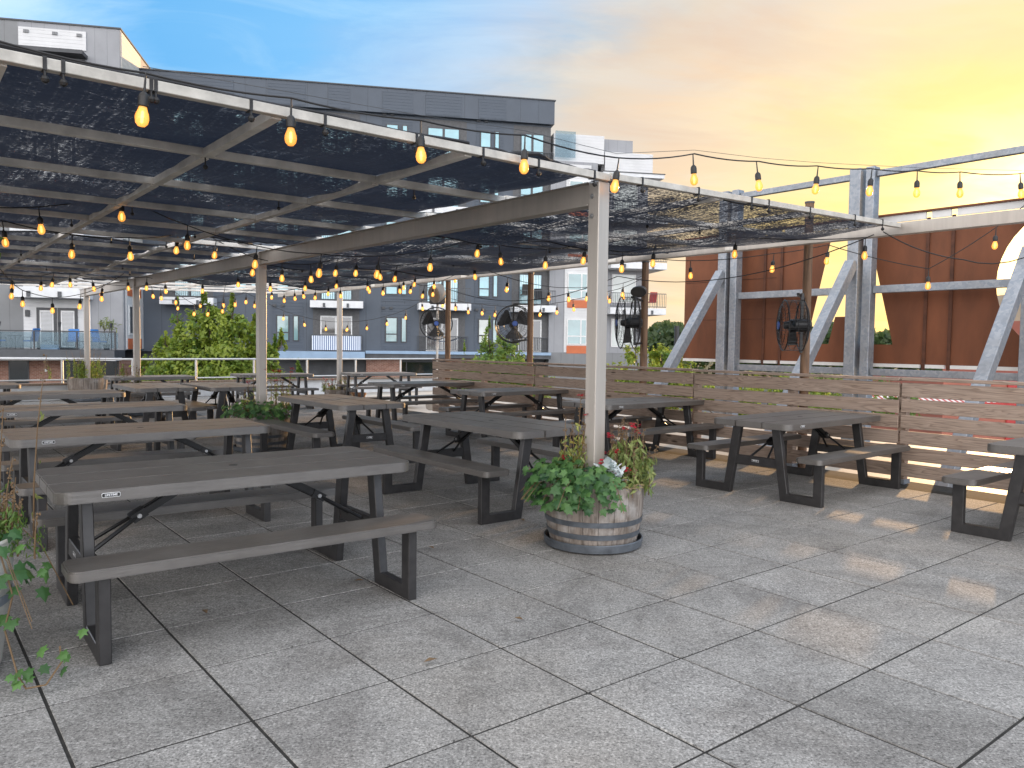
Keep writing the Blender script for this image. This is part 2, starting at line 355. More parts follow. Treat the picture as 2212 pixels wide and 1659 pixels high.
    M['petal'] = leaf('red_petal', (.36, .008, .02), (.62, .03, .06), .3)
    M['bark'] = pmat('tree_bark', (.085, .062, .045), .85, var=.3, scale=10)
    # barrel
    mt, nt, b = new_mat('weathered_stave'); t = NT(nt)
    at = t.attr('tone').outputs['Fac']; v = t.coord('Object', (22, 22, 2.2)); v2 = t.coord('Object')
    f = t.noise(v, 1.5, 6, .65, .3)
    c = t.mix(at, (.185, .150, .122), (.30, .255, .22)); c = t.mix(t.ramp(f, [(.36, .75), (.60, 0.)]), c, (.085, .066, .052))
    c = t.mix(t.ramp(t.noise(v2, 7, 5, .6), [(.5, 0.), (.7, .6)]), c, (.44, .42, .40)); t.L.new(c, b.inputs['Base Color']); b.inputs['Roughness'].default_value = .8
    t.L.new(t.bump(f, .5, .005), b.inputs['Normal']); M['stave'] = mt
    M['hoop'] = pmat('grey_hoop', (.13, .145, .165), .5, metal=.4, var=.2, scale=9)
    M['soil'] = pmat('potting_soil', (.035, .025, .018), .95, bump=.5)
    M['fan_black'] = pmat('black_fan_paint', (.012, .012, .013), .4)
    M['fan_blue'] = pmat('blue_badge', (.05, .12, .42), .4)
    M['speaker'] = pmat('beige_plastic', (.42, .38, .33), .5)
    M['speaker_dark'] = pmat('dark_plastic', (.045, .042, .04), .5)
    M['chair_blue'] = pmat('blue_fabric', (.05, .20, .52), .7)
    M['terracotta'] = pmat('terracotta', (.32, .15, .07), .75)
    M['straw'] = pmat('straw', (.42, .32, .16), .85)
    mt, nt, b = new_mat('blue_white_stripe'); t = NT(nt); v = t.coord('Object'); sp = t.N.new('ShaderNodeSeparateXYZ'); t.L.new(v, sp.inputs[0])
    fr = t.math('FRACT', t.math('DIVIDE', sp.outputs[0], .13)); t.L.new(t.mix(t.ramp(fr, [(0., 0.), (.45, 0.), (.55, 1.), (1., 1.)]), (.10, .15, .28), (.70, .74, .78)), b.inputs['Base Color']); M['stripe'] = mt
    mt, nt, b = new_mat('red_white_awning'); t = NT(nt); v = t.coord('Object'); sp = t.N.new('ShaderNodeSeparateXYZ'); t.L.new(v, sp.inputs[0])
    fr = t.math('FRACT', t.math('DIVIDE', sp.outputs[0], .26)); t.L.new(t.mix(t.ramp(fr, [(0., 0.), (.45, 0.), (.5, 1.), (1., 1.)]), (.40, .03, .03), (.70, .66, .62)), b.inputs['Base Color']); M['awning'] = mt
mk()

# ------------------------------------------------------------------ mesh helpers
class MB:
    def __init__(s): s.v = []; s.f = []; s.t = []; s.uv = None
    def add(s, vs, fs, tone=None):
        k = len(s.v); s.v += [tuple(p) for p in vs]
        for f in fs: s.f.append(tuple(i + k for i in f)); s.t.append(0.5 if tone is None else tone)
    def obox(s, c, ax, ay, az, tone=None):
        c = Vector(c); ax, ay, az = Vector(ax), Vector(ay), Vector(az)
        P = [c + sx * ax + sy * ay + sz * az for sz in (-1, 1) for sy in (-1, 1) for sx in (-1, 1)]
        s.add(P, [(0, 2, 3, 1), (4, 5, 7, 6), (0, 1, 5, 4), (2, 6, 7, 3), (0, 4, 6, 2), (1, 3, 7, 5)], tone)
    def box(s, lo, hi, tone=None):
        c = [(a + b) / 2 for a, b in zip(lo, hi)]; h = [abs(b - a) / 2 for a, b in zip(lo, hi)]
        s.obox(c, (h[0], 0, 0), (0, h[1], 0), (0, 0, h[2]), tone)
    def bar(s, p, q, w, h, upv=(0, 0, 1)):
        p, q = Vector(p), Vector(q); d = (q - p); l = d.length; d.normalize()
        sd = d.cross(Vector(upv))
        if sd.length < 1e-4: sd = Vector((1, 0, 0))
        sd.normalize(); u = sd.cross(d)
        s.obox((p + q) / 2, d * l / 2, sd * w / 2, u * h / 2)
    def tube(s, pts, r, n=8, cap=True):
        pts = [Vector(p) for p in pts]; rs = r if isinstance(r, (list, tuple)) else [r] * len(pts)
        k0 = len(s.v); ref = Vector((0, 0, 1))
        prev = None
        for i, p in enumerate(pts):
            d = (pts[min(i + 1, len(pts) - 1)] - pts[max(i - 1, 0)]).normalized()
            if prev is None:
                a = d.cross(ref)
                if a.length < .05: a = d.cross(Vector((1, 0, 0)))
            else:
                a = prev - d * prev.dot(d)
            a.normalize(); b = d.cross(a); prev = a
            for j in range(n):
                t = 2 * math.pi * j / n; s.v.append(tuple(p + rs[i] * (math.cos(t) * a + math.sin(t) * b)))
        for i in range(len(pts) - 1):
            for j in range(n):
                s.f.append((k0 + i * n + j, k0 + i * n + (j + 1) % n, k0 + (i + 1) * n + (j + 1) % n, k0 + (i + 1) * n + j)); s.t.append(.5)
        if cap:
            s.f.append(tuple(k0 + j for j in reversed(range(n)))); s.t.append(.5)
            e = k0 + (len(pts) - 1) * n; s.f.append(tuple(e + j for j in range(n))); s.t.append(.5)
    def lathe(s, prof, n=24, c=(0, 0, 0), a0=0.0, a1=2 * math.pi, tone=None, close=False):
        full = abs(a1 - a0 - 2 * math.pi) < 1e-6; m_ = n if full else n + 1; k0 = len(s.v)
        for j in range(m_):
            t = a0 + (a1 - a0) * j / n
            for r, z in prof: s.v.append((c[0] + r * math.cos(t), c[1] + r * math.sin(t), c[2] + z))
        L = len(prof)
        for j in range(n):
            j2 = (j + 1) % m_
            for i in range(L - 1 if not close else L):
                i2 = (i + 1) % L
                s.f.append((k0 + j * L + i, k0 + j2 * L + i, k0 + j2 * L + i2, k0 + j * L + i2)); s.t.append(.5 if tone is None else tone)
    def prism(s, poly, d, org=(0, 0, 0), ux=(1, 0, 0), uy=(0, 1, 0)):
        # polygon in the (ux, uy) plane, extruded by vector d
        org, ux, uy, d = Vector(org), Vector(ux), Vector(uy), Vector(d); n = len(poly)
        P = [org + ux * x + uy * y for x, y in poly]; Q = [p + d for p in P]
        flip = (ux.cross(uy)).dot(d) > 0
        fs = [tuple(reversed(range(n))), tuple(range(n, 2 * n))] if flip else [tuple(range(n)), tuple(reversed(range(n, 2 * n)))]
        fs += [(i, (i + 1) % n, n + (i + 1) % n, n + i) if flip else (i, n + i, n + (i + 1) % n, (i + 1) % n) for i in range(n)]
        s.add(P + Q, fs)
    def build(s, name, mat, parent=None, loc=None, rotz=0.0, local=False, smooth=False, bevel=0.0, tone=False, uv=None, segs=2):
        me = bpy.data.meshes.new(name)
        v = s.v
        if loc is None and parent is not None and not local:
            o_ = parent.location
            v = [(p[0] - o_[0], p[1] - o_[1], p[2] - o_[2]) for p in s.v]
        me.from_pydata(v, [], s.f)
        if tone:
            at = me.attributes.new('tone', 'FLOAT', 'FACE'); at.data.foreach_set('value', s.t)
        if uv is not None:
            l = me.uv_layers.new(name='UVMap')
            for lp in me.loops: l.data[lp.index].uv = uv[lp.vertex_index]
        if bevel > 0:
            bm = bmesh.new(); bm.from_mesh(me)
            bmesh.ops.remove_doubles(bm, verts=bm.verts, dist=1e-6)
            ed = [e for e in bm.edges if len(e.link_faces) == 2 and e.calc_face_angle(0) > R(25)]
            bmesh.ops.bevel(bm, geom=ed, offset=bevel, segments=segs, affect='EDGES', clamp_overlap=True)
            bm.to_mesh(me); bm.free()
        if smooth:
            for p in me.polygons: p.use_smooth = True
            try: me.set_sharp_from_angle(angle=R(35))
            except Exception: pass
        me.materials.append(mat if not isinstance(mat, str) else M[mat])
        o = bpy.data.objects.new(name, me); C.objects.link(o)
        if parent is not None: o.parent = parent
        if loc is not None:
            o.location = Vector(loc) - (Vector((0, 0, 0)) if (parent is None or local) else parent.location)
            o.rotation_euler = (0, 0, rotz)
        return o
ORG = {}
def thing(name, label, cat, loc=(0, 0, 0), rotz=0.0, group=None):
    o = bpy.data.objects.new(name, None); C.objects.link(o); o.empty_display_size = .2
    o.location = loc; o.rotation_euler = (0, 0, rotz); o['label'] = label; o['category'] = cat
    if group: o['group'] = group
    o.matrix_world = Matrix.Translation(Vector(loc)) @ Matrix.Rotation(rotz, 4, 'Z')
    return o
def tag(o, label, cat, group=None):
    o['label'] = label; o['category'] = cat
    if group: o['group'] = group
    return o
def struct(o): o['kind'] = 'structure'; return o
def sub(mb, name, mat, part, thing_loc, **k):
    # a sub-part: the part sits at the thing's origin with no rotation of its own, so world verts minus the thing's place
    mb.v = [(p[0] - thing_loc[0], p[1] - thing_loc[1], p[2] - thing_loc[2]) for p in mb.v]
    return mb.build(name, mat, part, local=True, **k)
def dup(root, loc, rotz, label, group=None, scale=None):
    r = root.copy(); C.objects.link(r); r.location = loc; r.rotation_euler = (0, 0, rotz); r['label'] = label
    if group: r['group'] = group
    if scale: r.scale = scale
    for ch in list(root.children):
        c = ch.copy(); C.objects.link(c); c.parent = r
        for g in list(ch.children):
            d = g.copy(); C.objects.link(d); d.parent = c
    return r
def text_mesh(body, size, depth, mat, name, parent, mtx, spacing=1.0):
    cu = bpy.data.curves.new(name, 'FONT'); cu.body = body; cu.size = size; cu.extrude = depth; cu.align_x = 'CENTER'; cu.align_y = 'CENTER'; cu.space_character = spacing
    cu.offset = size * .02
    tmp = bpy.data.objects.new('tmp_text', cu); C.objects.link(tmp)
    dg = bpy.context.evaluated_depsgraph_get(); me = bpy.data.meshes.new_from_object(tmp.evaluated_get(dg))
    bpy.data.objects.remove(tmp); bpy.data.curves.remove(cu)
    me.transform(mtx); me.materials.clear(); me.materials.append(M[mat]); me.name = name
    o = bpy.data.objects.new(name, me); C.objects.link(o); o.parent = parent
    return o
def sag(p, q, n, s):
    p, q = Vector(p), Vector(q); return [p.lerp(q, i / n) - Vector((0, 0, s * 4 * (i / n) * (1 - i / n))) for i in range(n + 1)]

# ------------------------------------------------------------------ ground, roof deck, paving
mb = MB(); mb.v = [(-900, -300, -5), (900, -300, -5), (900, 1500, -5), (-900, 1500, -5)]; mb.f = [(0, 1, 2, 3)]; mb.t = [.5]
struct(mb.build('street_ground', 'ground'))
mb = MB(); P = [W(-8, -14), W(21.6, -14), W(21.6, 13.6), W(-8, 13.6)]
mb.prism([(p.x, p.y) for p in P], (0, 0, 4.88), (0, 0, -4.95)); struct(mb.build('roof_terrace', 'roof'))
mb = MB(); P = [W(-8, -14), W(20.9, -14), W(20.9, 8.72), W(-8, 8.72)]
mb.prism([(p.x, p.y) for p in P], (0, 0, .051), (0, 0, -.055)); struct(mb.build('paving_bed', 'joint'))
S_ = .5957; a00, b00 = 2.283, 1.646
mb = MB()
for i in range(-14, 32):
    for j in range(-15, 12):
        a0 = a00 + i * S_ + .006; a1 = a0 + S_ - .012; b0 = b00 + j * S_ + .006; b1 = b0 + S_ - .012
        if a1 > 20.95 or b1 > 8.75: continue
        if a0 < -5 and not (-3 < b0 < 6): continue
        dz = rng.normal(0, .0006); be = .002; tone = float(np.clip(rng.normal(.55, .2), 0, 1))
        P = [W(a, b, z + dz) for z, e in ((-.042, 0), (-.004, 0), (0, be)) for a, b in ((a0 + e, b0 + e), (a0 + e, b1 - e), (a1 - e, b1 - e), (a1 - e, b0 + e))]
        fs = [(8, 11, 10, 9)]
        for k in range(4):
            n_ = (k + 1) % 4; fs.append((k, n_, n_ + 4, k + 4)[::-1]); fs.append((k + 4, n_ + 4, n_ + 8, k + 8)[::-1])
        mb.add(P, [f[::-1] for f in fs], tone)
pv = mb.build('paved_floor', 'paver', tone=True)
bm = bmesh.new(); bm.from_mesh(pv.data); bmesh.ops.recalc_face_normals(bm, faces=bm.faces); bm.to_mesh(pv.data); bm.free()
struct(pv)

# ------------------------------------------------------------------ picnic tables
def rounded(L, Wd, r, n=8):
    pts = []
    for cx, cy, a0 in ((L / 2 - r, Wd / 2 - r, 0), (-L / 2 + r, Wd / 2 - r, 90), (-L / 2 + r, -Wd / 2 + r, 180), (L / 2 - r, -Wd / 2 + r, 270)):
        for k in range(n + 1):
            t = R(a0 + 90 * k / n); pts.append((cx + r * math.cos(t), cy + r * math.sin(t)))
    return pts
def clip(poly, y0, y1):
    def cl(P, y, keep_above):
        out = []
        for i in range(len(P)):
            a, b = P[i], P[(i + 1) % len(P)]
            ia = (a[1] >= y) == keep_above; ib = (b[1] >= y) == keep_above
            if ia: out.append(a)
            if ia != ib:
                t = (y - a[1]) / (b[1] - a[1]); out.append((a[0] + t * (b[0] - a[0]), y))
        return out
    return cl(cl(poly, y0, True), y1, False)
TL, TW, TZ = 1.86, .86, .737
def make_table(label, loc, rz):
    t = thing('picnic_table', label, 'picnic table', loc, rz, 'folding picnic tables on the terrace')
    out = rounded(TL, TW, .085)
    mb = MB(); g = .0035; y = [-TW / 2, -TW / 6, TW / 6, TW / 2]
    for k in range(3):
        pl = clip(out, y[k] + (g if k else -1), y[k + 1] - (g if k < 2 else -1))
        mb.prism(pl, (0, 0, .058), (0, 0, TZ - .058))
    mb.prism(rounded(TL - .06, TW - .06, .06), (0, 0, .010), (0, 0, TZ - .052))
    mb.build('tabletop', 'table', t, local=True, bevel=.007)
    mb = MB(); mb.lathe([(.001, .0015), (.024, .0015), (.027, -.006)], 20, (0, 0, TZ)); mb.build('hole_cap', 'black_paint', t, local=True)
    for s in (-1, 1):
        mb = MB(); mb.prism([(x, yy + s * .61) for x, yy in rounded(1.84, .262, .05)], (0, 0, .048), (0, 0, .397))
        mb.build('bench', 'table', t, local=True, bevel=.007)
    U = [(.165, .678), (.255, .678), (.348, .078), (.605, .078), (.605, .396), (.69, .396), (.69, 0), (.275, 0)]
    for s in (-1, 1):
        mb = MB()
        mb.prism(U, (.052, 0, 0), (s * .775 - .026, 0, 0), (0, 1, 0), (0, 0, 1))
        mb.prism([(-a, b) for a, b in reversed(U)], (.052, 0, 0), (s * .775 - .026, 0, 0), (0, 1, 0), (0, 0, 1))
        mb.box((s * .775 - .021, -.262, .295), (s * .775 + .021, .262, .385))
        fr = mb.build('leg_frame', 'frame', t, local=True, bevel=.004, segs=1)
        mb = MB(); hx = s * .50; hz = .515
        mb.bar((s * .22, 0, TZ - .066), (hx, 0, hz), .05, .018, (0, 1, 0)); mb.bar((s * .22, .028, TZ - .066), (hx, .028, hz), .008, .035); mb.bar((s * .22, -.028, TZ - .066), (hx, -.028, hz), .008, .035)
        for q in (-1, 1):
            mb.tube([(hx, q * .03, hz), (s * .752, q * .10, .36)], .011, 6)
        st = mb.build('folding_brace', 'strut', t, local=True)
        mb = MB(); mb.obox((hx, 0, hz), (.035, 0, -s * .02), (0, .042, 0), (s * .012, 0, .02)); h = mb.build('hinge', 'strut', st, local=True)
        for q in (-1, 1): mb = MB(); mb.tube([(hx, q * .042, hz), (hx, q * .050, hz)], .012, 8); mb.build('bolt', 'bolt', st, local=True)
    # maker's plates: white rim, black field, white letters
    def plate(w, h, mtx, host):
        a = MB(); a.prism(rounded(w, h, h * .28, 3), (0, 0, .0014)); p = a.build('maker_plate', 'white_paint', t, local=True); p.data.transform(mtx)
        a = MB(); a.prism(rounded(w * .95, h * .80, h * .2, 3), (0, 0, .0008), (0, 0, .0016)); b = a.build('plate_field', 'black_paint', p, local=True); b.data.transform(mtx)
        text_mesh('LIFETIME', h * .66, .0004, 'white_paint', 'plate_lettering', p, mtx @ Matrix.Translation((0, 0, .0030)) @ Matrix.Diagonal((w / (h * 3.75), 1, 1, 1)))
    plate(.080, .022, Matrix.Translation((-.70, -TW / 2 - .001, TZ - .026)) @ Matrix.Rotation(R(90), 4, 'X'), None)
    plate(.080, .022, Matrix.Translation((-.775 - .0225, 0, .345)) @ Matrix.Rotation(R(-90), 4, 'Z') @ Matrix.Rotation(R(90), 4, 'X'), None)
    return t
AB = R(38.5); AA = R(128.5)
T0 = make_table('grey picnic table nearest the camera, closest to the galvanised tub at the left edge', W(4.43, 1.51), AB + R(-1.5))
for a, b, ang, sx, lab in (
    (6.74, 1.56, AB, 1, 'grey picnic table directly behind the nearest table, its right end by the second post'),
    (9.22, 1.60, AB, 1, 'dark picnic table third back in the left row, right end lit orange'),
    (11.70, 1.52, AB, 1, 'dark picnic table fourth back in the left row of the terrace'),
    (14.25, .62, AB, 1, 'picnic table at the far left edge, only its right end in view'),
    (5.76, 4.34, AA, 1, 'grey picnic table set lengthwise beside the red-flowered barrel and front post'),
    (8.86, 4.32, AA, 1, 'brownish picnic table lengthwise to the right of the second post barrel'),
    (12.72, 4.17, AA, .86, 'picnic table end-on behind the second post, right one of the far lengthwise pair'),
    (12.90, 3.18, AA, .86, 'picnic table end-on, left one of the far lengthwise pair near the third post'),
    (1.95, 7.38, AB, 1, 'picnic table cut by the right edge, its bench catching orange sun'),
    (4.44, 7.33, AB + R(1.5), 1, 'black picnic table against the wooden fence at the right, its top pale with sky light'),
    (6.90, 7.52, AB, 1, 'picnic table against the fence, just behind the front post'),
    (9.55, 7.62, AB, 1, 'picnic table by the fence, third in the row away from the right edge'),
    (12.1, 7.66, AB, 1.1, 'long pale-topped picnic table by the far end of the wooden fence'),
    (16.35, 9.0, AB - R(6), .86, 'small far picnic table before the railing, right of the white post'),
    (16.55, 6.5, AB - R(4), .86, 'far picnic table before the railing, crossed by the second post'),
    (16.25, 3.95, AB - R(2), .82, 'far picnic table before the railing, below the big bright tree'),
):
    dup(T0, W(a, b), ang, lab, scale=(sx, 1, 1))

# ------------------------------------------------------------------ fence
fence = thing('board_fence', 'weathered horizontal board fence along the right side of the terrace', 'fence', W(7.5, 8.45))
ZB = [(1.015, .150), (.845, .140), (.675, .140), (.505, .140), (.335, .140), (.165, .140)]
ends = [(-2.2, 1.05), (1.05, 3.92), (3.94, 6.66), (6.68, 9.95), (9.97, 13.1)]
for r_, (zc, h) in enumerate(ZB):
    for k, (e0, e1) in enumerate(ends):
        o = rng.normal(0, .006); dz = rng.normal(0, .004); L_ = e1 - e0
        mb = MB(); mb.box((-L_ / 2 + .003, -.018, -h / 2), (L_ / 2 - .003, .018, h / 2))
        mb.build('board', 'board', fence, loc=W((e0 + e1) / 2, 8.42 + o * .3, zc + dz - .0), rotz=AA, bevel=.004, segs=1)
for a in (-2.0, -.6, .95, 2.4, 3.93, 5.25, 6.67, 8.3, 9.96, 11.5, 12.9):
    mb = MB(); mb.box((-.045, -.045, 0), (.045, .045, 1.07)); mb.build('fence_post', 'board', fence, loc=W(a, 8.50, .0), rotz=AA, bevel=.004, segs=1)
    mb = MB(); mb.obox(W(a, 8.50, .028), EA * .06, EB * .07, (0, 0, .026)); mb.build('post_foot', 'galv', fence)
for k, (e0, e1) in enumerate(ends):
    L_ = e1 - e0; mb = MB(); mb.box((-L_ / 2 + .004, -.07, -.016), (L_ / 2 - .004, .07, .016))
    mb.build('cap_board', 'board', fence, loc=W((e0 + e1) / 2, 8.46, 1.122 + .006 * (k % 2)), rotz=AA, bevel=.004, segs=1)

# ------------------------------------------------------------------ pergola
def bl(a): return 3.985 - .0233 * (a - 4.04)          # main beam line drifts slightly against the paving
PERG = W(4.05, 3.985)
perg = thing('pergola', 'pale aluminium pergola frame on slim square posts covering the tables', 'pergola', PERG)
def post(a, b, z0, z1, w=.107, mat='alu', name='post', par=None):
    mb = MB(); mb.obox(W(a, b, (z0 + z1) / 2), EA * w / 2, EB * w / 2, (0, 0, (z1 - z0) / 2)); return mb.build(name, mat, par or perg, bevel=.005, segs=1)
POSTS = [(4.04, 3.985), (10.15, 3.84), (16.2, 3.70), (20.45, 3.60)]
for i, (a, b) in enumerate(POSTS):
    p_ = post(a, b, .012, 2.598)
    if i == 0:
        for z in (2.36, 2.50): mb = MB(); mb.tube([W(a + .012, b - .0545, z), W(a + .012, b - .062, z), W(a + .012, b - .0622, z), W(a + .012, b - .069, z)], [.017, .017, .009, .009], 10); mb.build('bolt', 'bolt', perg)
P3 = post(17.35, 8.48, .012, 2.64, .10)
mb = MB(); e_ = (W(21.0, bl(21.0)) - W(4.04, bl(4.04))).normalized()
mb.bar(W(4.1, bl(4.1), 2.523), W(21.0, bl(21.0), 2.523), .055, .155); mb.bar(W(4.1, bl(4.1), 2.444), W(21.0, bl(21.0), 2.444), .105, .012); mb.bar(W(4.1, bl(4.1), 2.602), W(21.0, bl(21.0), 2.602), .105, .010)
mb.build('main_beam', 'alu', perg, bevel=.002, segs=1)
ZP = 2.628
PA = [3.985 + 1.168 * k for k in range(15)]
RB = [-2.05, -.83, .39, 1.60, 2.82]
for b in RB:
    for k in range(len(PA) - 1):
        a0, a1 = PA[k] + .026, PA[k + 1] - .026
        mb = MB(); mb.bar(W(a0, b - .0233 * .45 * (a0 - 4) * .5, ZP - .008), W(a1, b - .0233 * .45 * (a1 - 4) * .5, ZP - .008), .055, .050); mb.build('rafter', 'alu_dull', perg)
def right_z(b): return 2.64 + (b - 4) * .0235
for k, a in enumerate(PA):
    z = ZP
    mb = MB(); mb.bar(W(a, -2.6, z), W(a, bl(a) + (.03), z), .05, .05); mb.build('purlin', 'rail_white' if k == 0 else 'alu_dull', perg, bevel=.003, segs=1)
    mb = MB(); mb.bar(W(a, bl(a) + .034, right_z(4)), W(a, 8.34, right_z(8.3)), .05, .046); mb.build('purlin', 'rail_white' if k == 0 else 'alu_dull', perg, bevel=.003, segs=1)
for b in (5.35, 6.75):
    for k in range(len(PA) - 1):
        mb = MB(); mb.bar(W(PA[k] + .026, b, right_z(b) - .008), W(PA[k + 1] - .026, b, right_z(b) - .008), .05, .046); mb.build('rafter', 'alu_dull', perg)
mb = MB(); mb.bar(W(1.0, 8.42, 2.715), W(20.9, 8.42, 2.715), .10, .125); mb.build('perimeter_beam', 'alu', perg, bevel=.004, segs=1)
for a in (1.6, 6.1, 8.2, 12.0, 15.5):
    mb = MB(); mb.obox(W(a, 8.366, 2.715), EA * .09, EB * .003, (0, 0, .045)); mb.build('splice_plate', 'alu_dull', perg)
# wooden posts behind the fence carrying the perimeter beam
for a, zt, lab in ((5.17, 3.16, 'tall brown wooden post by the fence, rising above the white beam before the rusty sign'), (7.74, 2.65, 'brown wooden post with a dark speaker and edge-on fan'), (10.33, 2.65, 'brown wooden post holding the middle black fan'), (12.86, 2.65, 'brown wooden post with a pale round speaker')):
    t = thing('wooden_post', lab, 'post', W(a, 8.60), 0, 'wooden posts behind the fence')
    mb = MB(); mb.tube([W(a, 8.60, .0), W(a, 8.60, zt)], [.055, .05], 14); mb.build('shaft', 'post_wood', t, smooth=True)
    mb = MB(); mb.tube([W(a, 8.60, zt), W(a, 8.60, zt + .02)], .056, 14); mb.build('cap', 'dk_metal', t)

# ------------------------------------------------------------------ shade cloths
def cloth(label, a0, a1, b0, b1, zf, ruf, na, nb, seed, opn=0.0, edge_rag=.0, hang=0.0):
    r_ = np.random.default_rng(seed)
    t = thing('shade_cloth', label, 'shade cloth', W((a0 + a1) / 2, (b0 + b1) / 2, zf((b0 + b1) / 2)), 0, 'shade cloths on the pergola')
    mb = MB(); uv = []; ph = r_.uniform(0, 6.28, 8)
    for i in range(na + 1):
        for j in range(nb + 1):
            u, v = i / na, j / nb
            rag0 = edge_rag * (math.sin(7 * v + ph[0]) + .6 * math.sin(19 * v + ph[1])); rag1 = edge_rag * (math.sin(6 * v + ph[2]) + .6 * math.sin(23 * v + ph[3]))
            a = a0 + rag0 * (1 - u) + (a1 - a0 + rag1 - rag0 * 0) * u; b = b0 + (b1 - b0) * v
            bay = ((a - 3.985) / 1.168) % 1.0
            z = zf(b) + (.05 * max(0, 1 - 4 * u) if hang else 0) + ruf * (-.9 * math.sin(math.pi * bay) ** 2 * (1 if hang == 0 else 0) + .25 * math.sin(9 * v + 3 * u + ph[4]) + .18 * math.sin(23 * v - 5 * u + ph[5]) + .12 * math.sin(41 * v + 11 * u + ph[6]))
            if hang: z -= hang * min(1, (u + .02) * 3.0) * math.sin(math.pi * ((b - b0) / (b1 - b0) * 2 % 1.0)) ** 2 * (.45 + .55 * math.sin(math.pi * ((a - a0) / 1.168 + .2) % 3.1416) ** 2)
            mb.v.append(tuple(W(a, b, z))); uv.append((a * .55, b * .55))
    for i in range(na):
        for j in range(nb):
            k = i * (nb + 1) + j; mb.f.append((k, k + 1, k + nb + 2, k + nb + 1)); mb.t.append(.5)
    o = mb.build('cloth_sheet', 'cloth', t, smooth=True, uv=uv)
    at = o.data.attributes.new('open', 'FLOAT', 'FACE'); at.data.foreach_set('value', [opn] * len(o.data.polygons))
    for i_ in (0, na):
        mb2 = MB(); pts = [mb.v[i_ * (nb + 1) + j] for j in range(nb + 1)]
        mb2.tube([(p[0], p[1], p[2]) for p in pts], .011, 5); mb2.build('hem', 'cloth_edge', t)
    return t
zl = lambda b: 2.668
zr_ = lambda b: right_z(b) - .045
ccl = [cloth('dark shade cloth over the front left bays nearest the camera', 4.0, 10.0, -2.4, 2.80, zl, .035, 60, 60, 1, 0, .03),
       cloth('dark shade cloth strip over the front bays beside the main beam', 4.0, 9.5, 2.86, 3.93, zl, .03, 60, 20, 2, .1, .03),
       cloth('dark shade cloth over the far left bays behind the torn gap', 10.35, 20.0, -2.4, 2.74, zl, .05, 70, 60, 3, .1, .06),
       cloth('narrow dark shade cloth strip over the far bays beside the main beam', 9.85, 17.8, 2.84, 3.74, zl, .05, 70, 16, 4, .2, .07),
       cloth('sagging shade cloth in front right bays with the sunset showing through', 4.05, 7.0, 4.05, 8.22, zr_, .03, 50, 60, 5, .50, .05, .10),
       cloth('sagging dark shade cloth in the middle right bays', 7.12, 11.6, 4.0, 8.25, zr_, .04, 60, 50, 6, .25, .06, .10),
       cloth('loose far shade cloth hanging in the back right bays', 11.8, 15.6, 3.95, 8.2, zr_, .05, 60, 50, 7, .25, .09, .11)]
# black ties over the front rail
TIES = [(.55, 0), (.62, 0), (.98, 0), (1.0, 0), (1.45, 0), (1.85, 0), (2.42, 0), (2.46, 0), (2.90, 0), (3.35, 0), (3.86, 0), (4.35, 4), (5.0, 4), (5.7, 4), (5.95, 4), (6.6, 4), (7.4, 4), (7.95, 4)]
for b, w_ in TIES:
    z = ZP if b < 4 else right_z(b); mb = MB(); mb.obox(W(3.985, b, z), EA * .029, EB * .008, (0, 0, .029))
    par = ccl[0] if b < 2.8 else (ccl[1] if b < 4 else ccl[4])
    mb.tube([W(3.965, b, z - .03), W(3.96, b, z - .055)], .006, 6); mb.lathe([(.001, -.018), (.013, -.012), (.018, 0), (.013, .012), (.001, .018)], 10, W(3.958, b, z - .07))
    mb.build('bungee_tie', 'cable', par)
for k in range(26):
    a = PA[1 + k % 9]; b = [1.62, 2.84, 5.37, 6.77][k % 4] + rng.uniform(-.5, .5); z = (ZP if b < 4 else right_z(b)) - .03
    if b > 4: a = PA[1 + k % 7]
    mb = MB(); mb.tube([W(a, b, z + .0), W(a, b, z - .05)], .005, 6); mb.lathe([(.001, -.016), (.012, -.01), (.016, 0), (.012, .01), (.001, .016)], 8, W(a, b, z - .06))
    par = ccl[0] if (b < 2.8 and a < 10) else ccl[1] if (b < 4 and a < 9.6) else ccl[2] if b < 2.8 else ccl[3] if b < 4 else ccl[4] if a < 7 else ccl[5] if a < 11.7 else ccl[6]
    mb.build('bungee_tie', 'cable', par)

# ------------------------------------------------------------------ cut-out letter sign on its steel frame
SB = 11.4
sign = thing('cutout_sign', 'big rusty steel sign with cut-out letters on a galvanised frame beyond the fence', 'sign', W(6.0, SB, 0))
def curve_plate(outer, holes, depth, name, mat, parent, org, ux, uy):
    cu = bpy.data.curves.new(name, 'CURVE'); cu.dimensions = '2D'; cu.fill_mode = 'BOTH'; cu.extrude = depth / 2
    for poly in [outer] + holes:
        sp = cu.splines.new('POLY'); sp.points.add(len(poly) - 1)
        for p, q in zip(sp.points, poly): p.co = (q[0], q[1], 0, 1)
        sp.use_cyclic_u = True
    tmp = bpy.data.objects.new('tmp_plate', cu); C.objects.link(tmp)
    dg = bpy.context.evaluated_depsgraph_get(); me = bpy.data.meshes.new_from_object(tmp.evaluated_get(dg))
    bpy.data.objects.remove(tmp); bpy.data.curves.remove(cu)
    ux, uy = Vector(ux), Vector(uy); uz = ux.cross(uy); mt = Matrix.Identity(4)
    for i in range(3):
        mt[i][0] = ux[i]; mt[i][1] = uy[i]; mt[i][2] = uz[i]; mt[i][3] = org[i]
    me.transform(mt); me.materials.clear(); me.materials.append(M[mat]); me.name = name
    o = bpy.data.objects.new(name, me); C.objects.link(o); o.parent = parent; return o
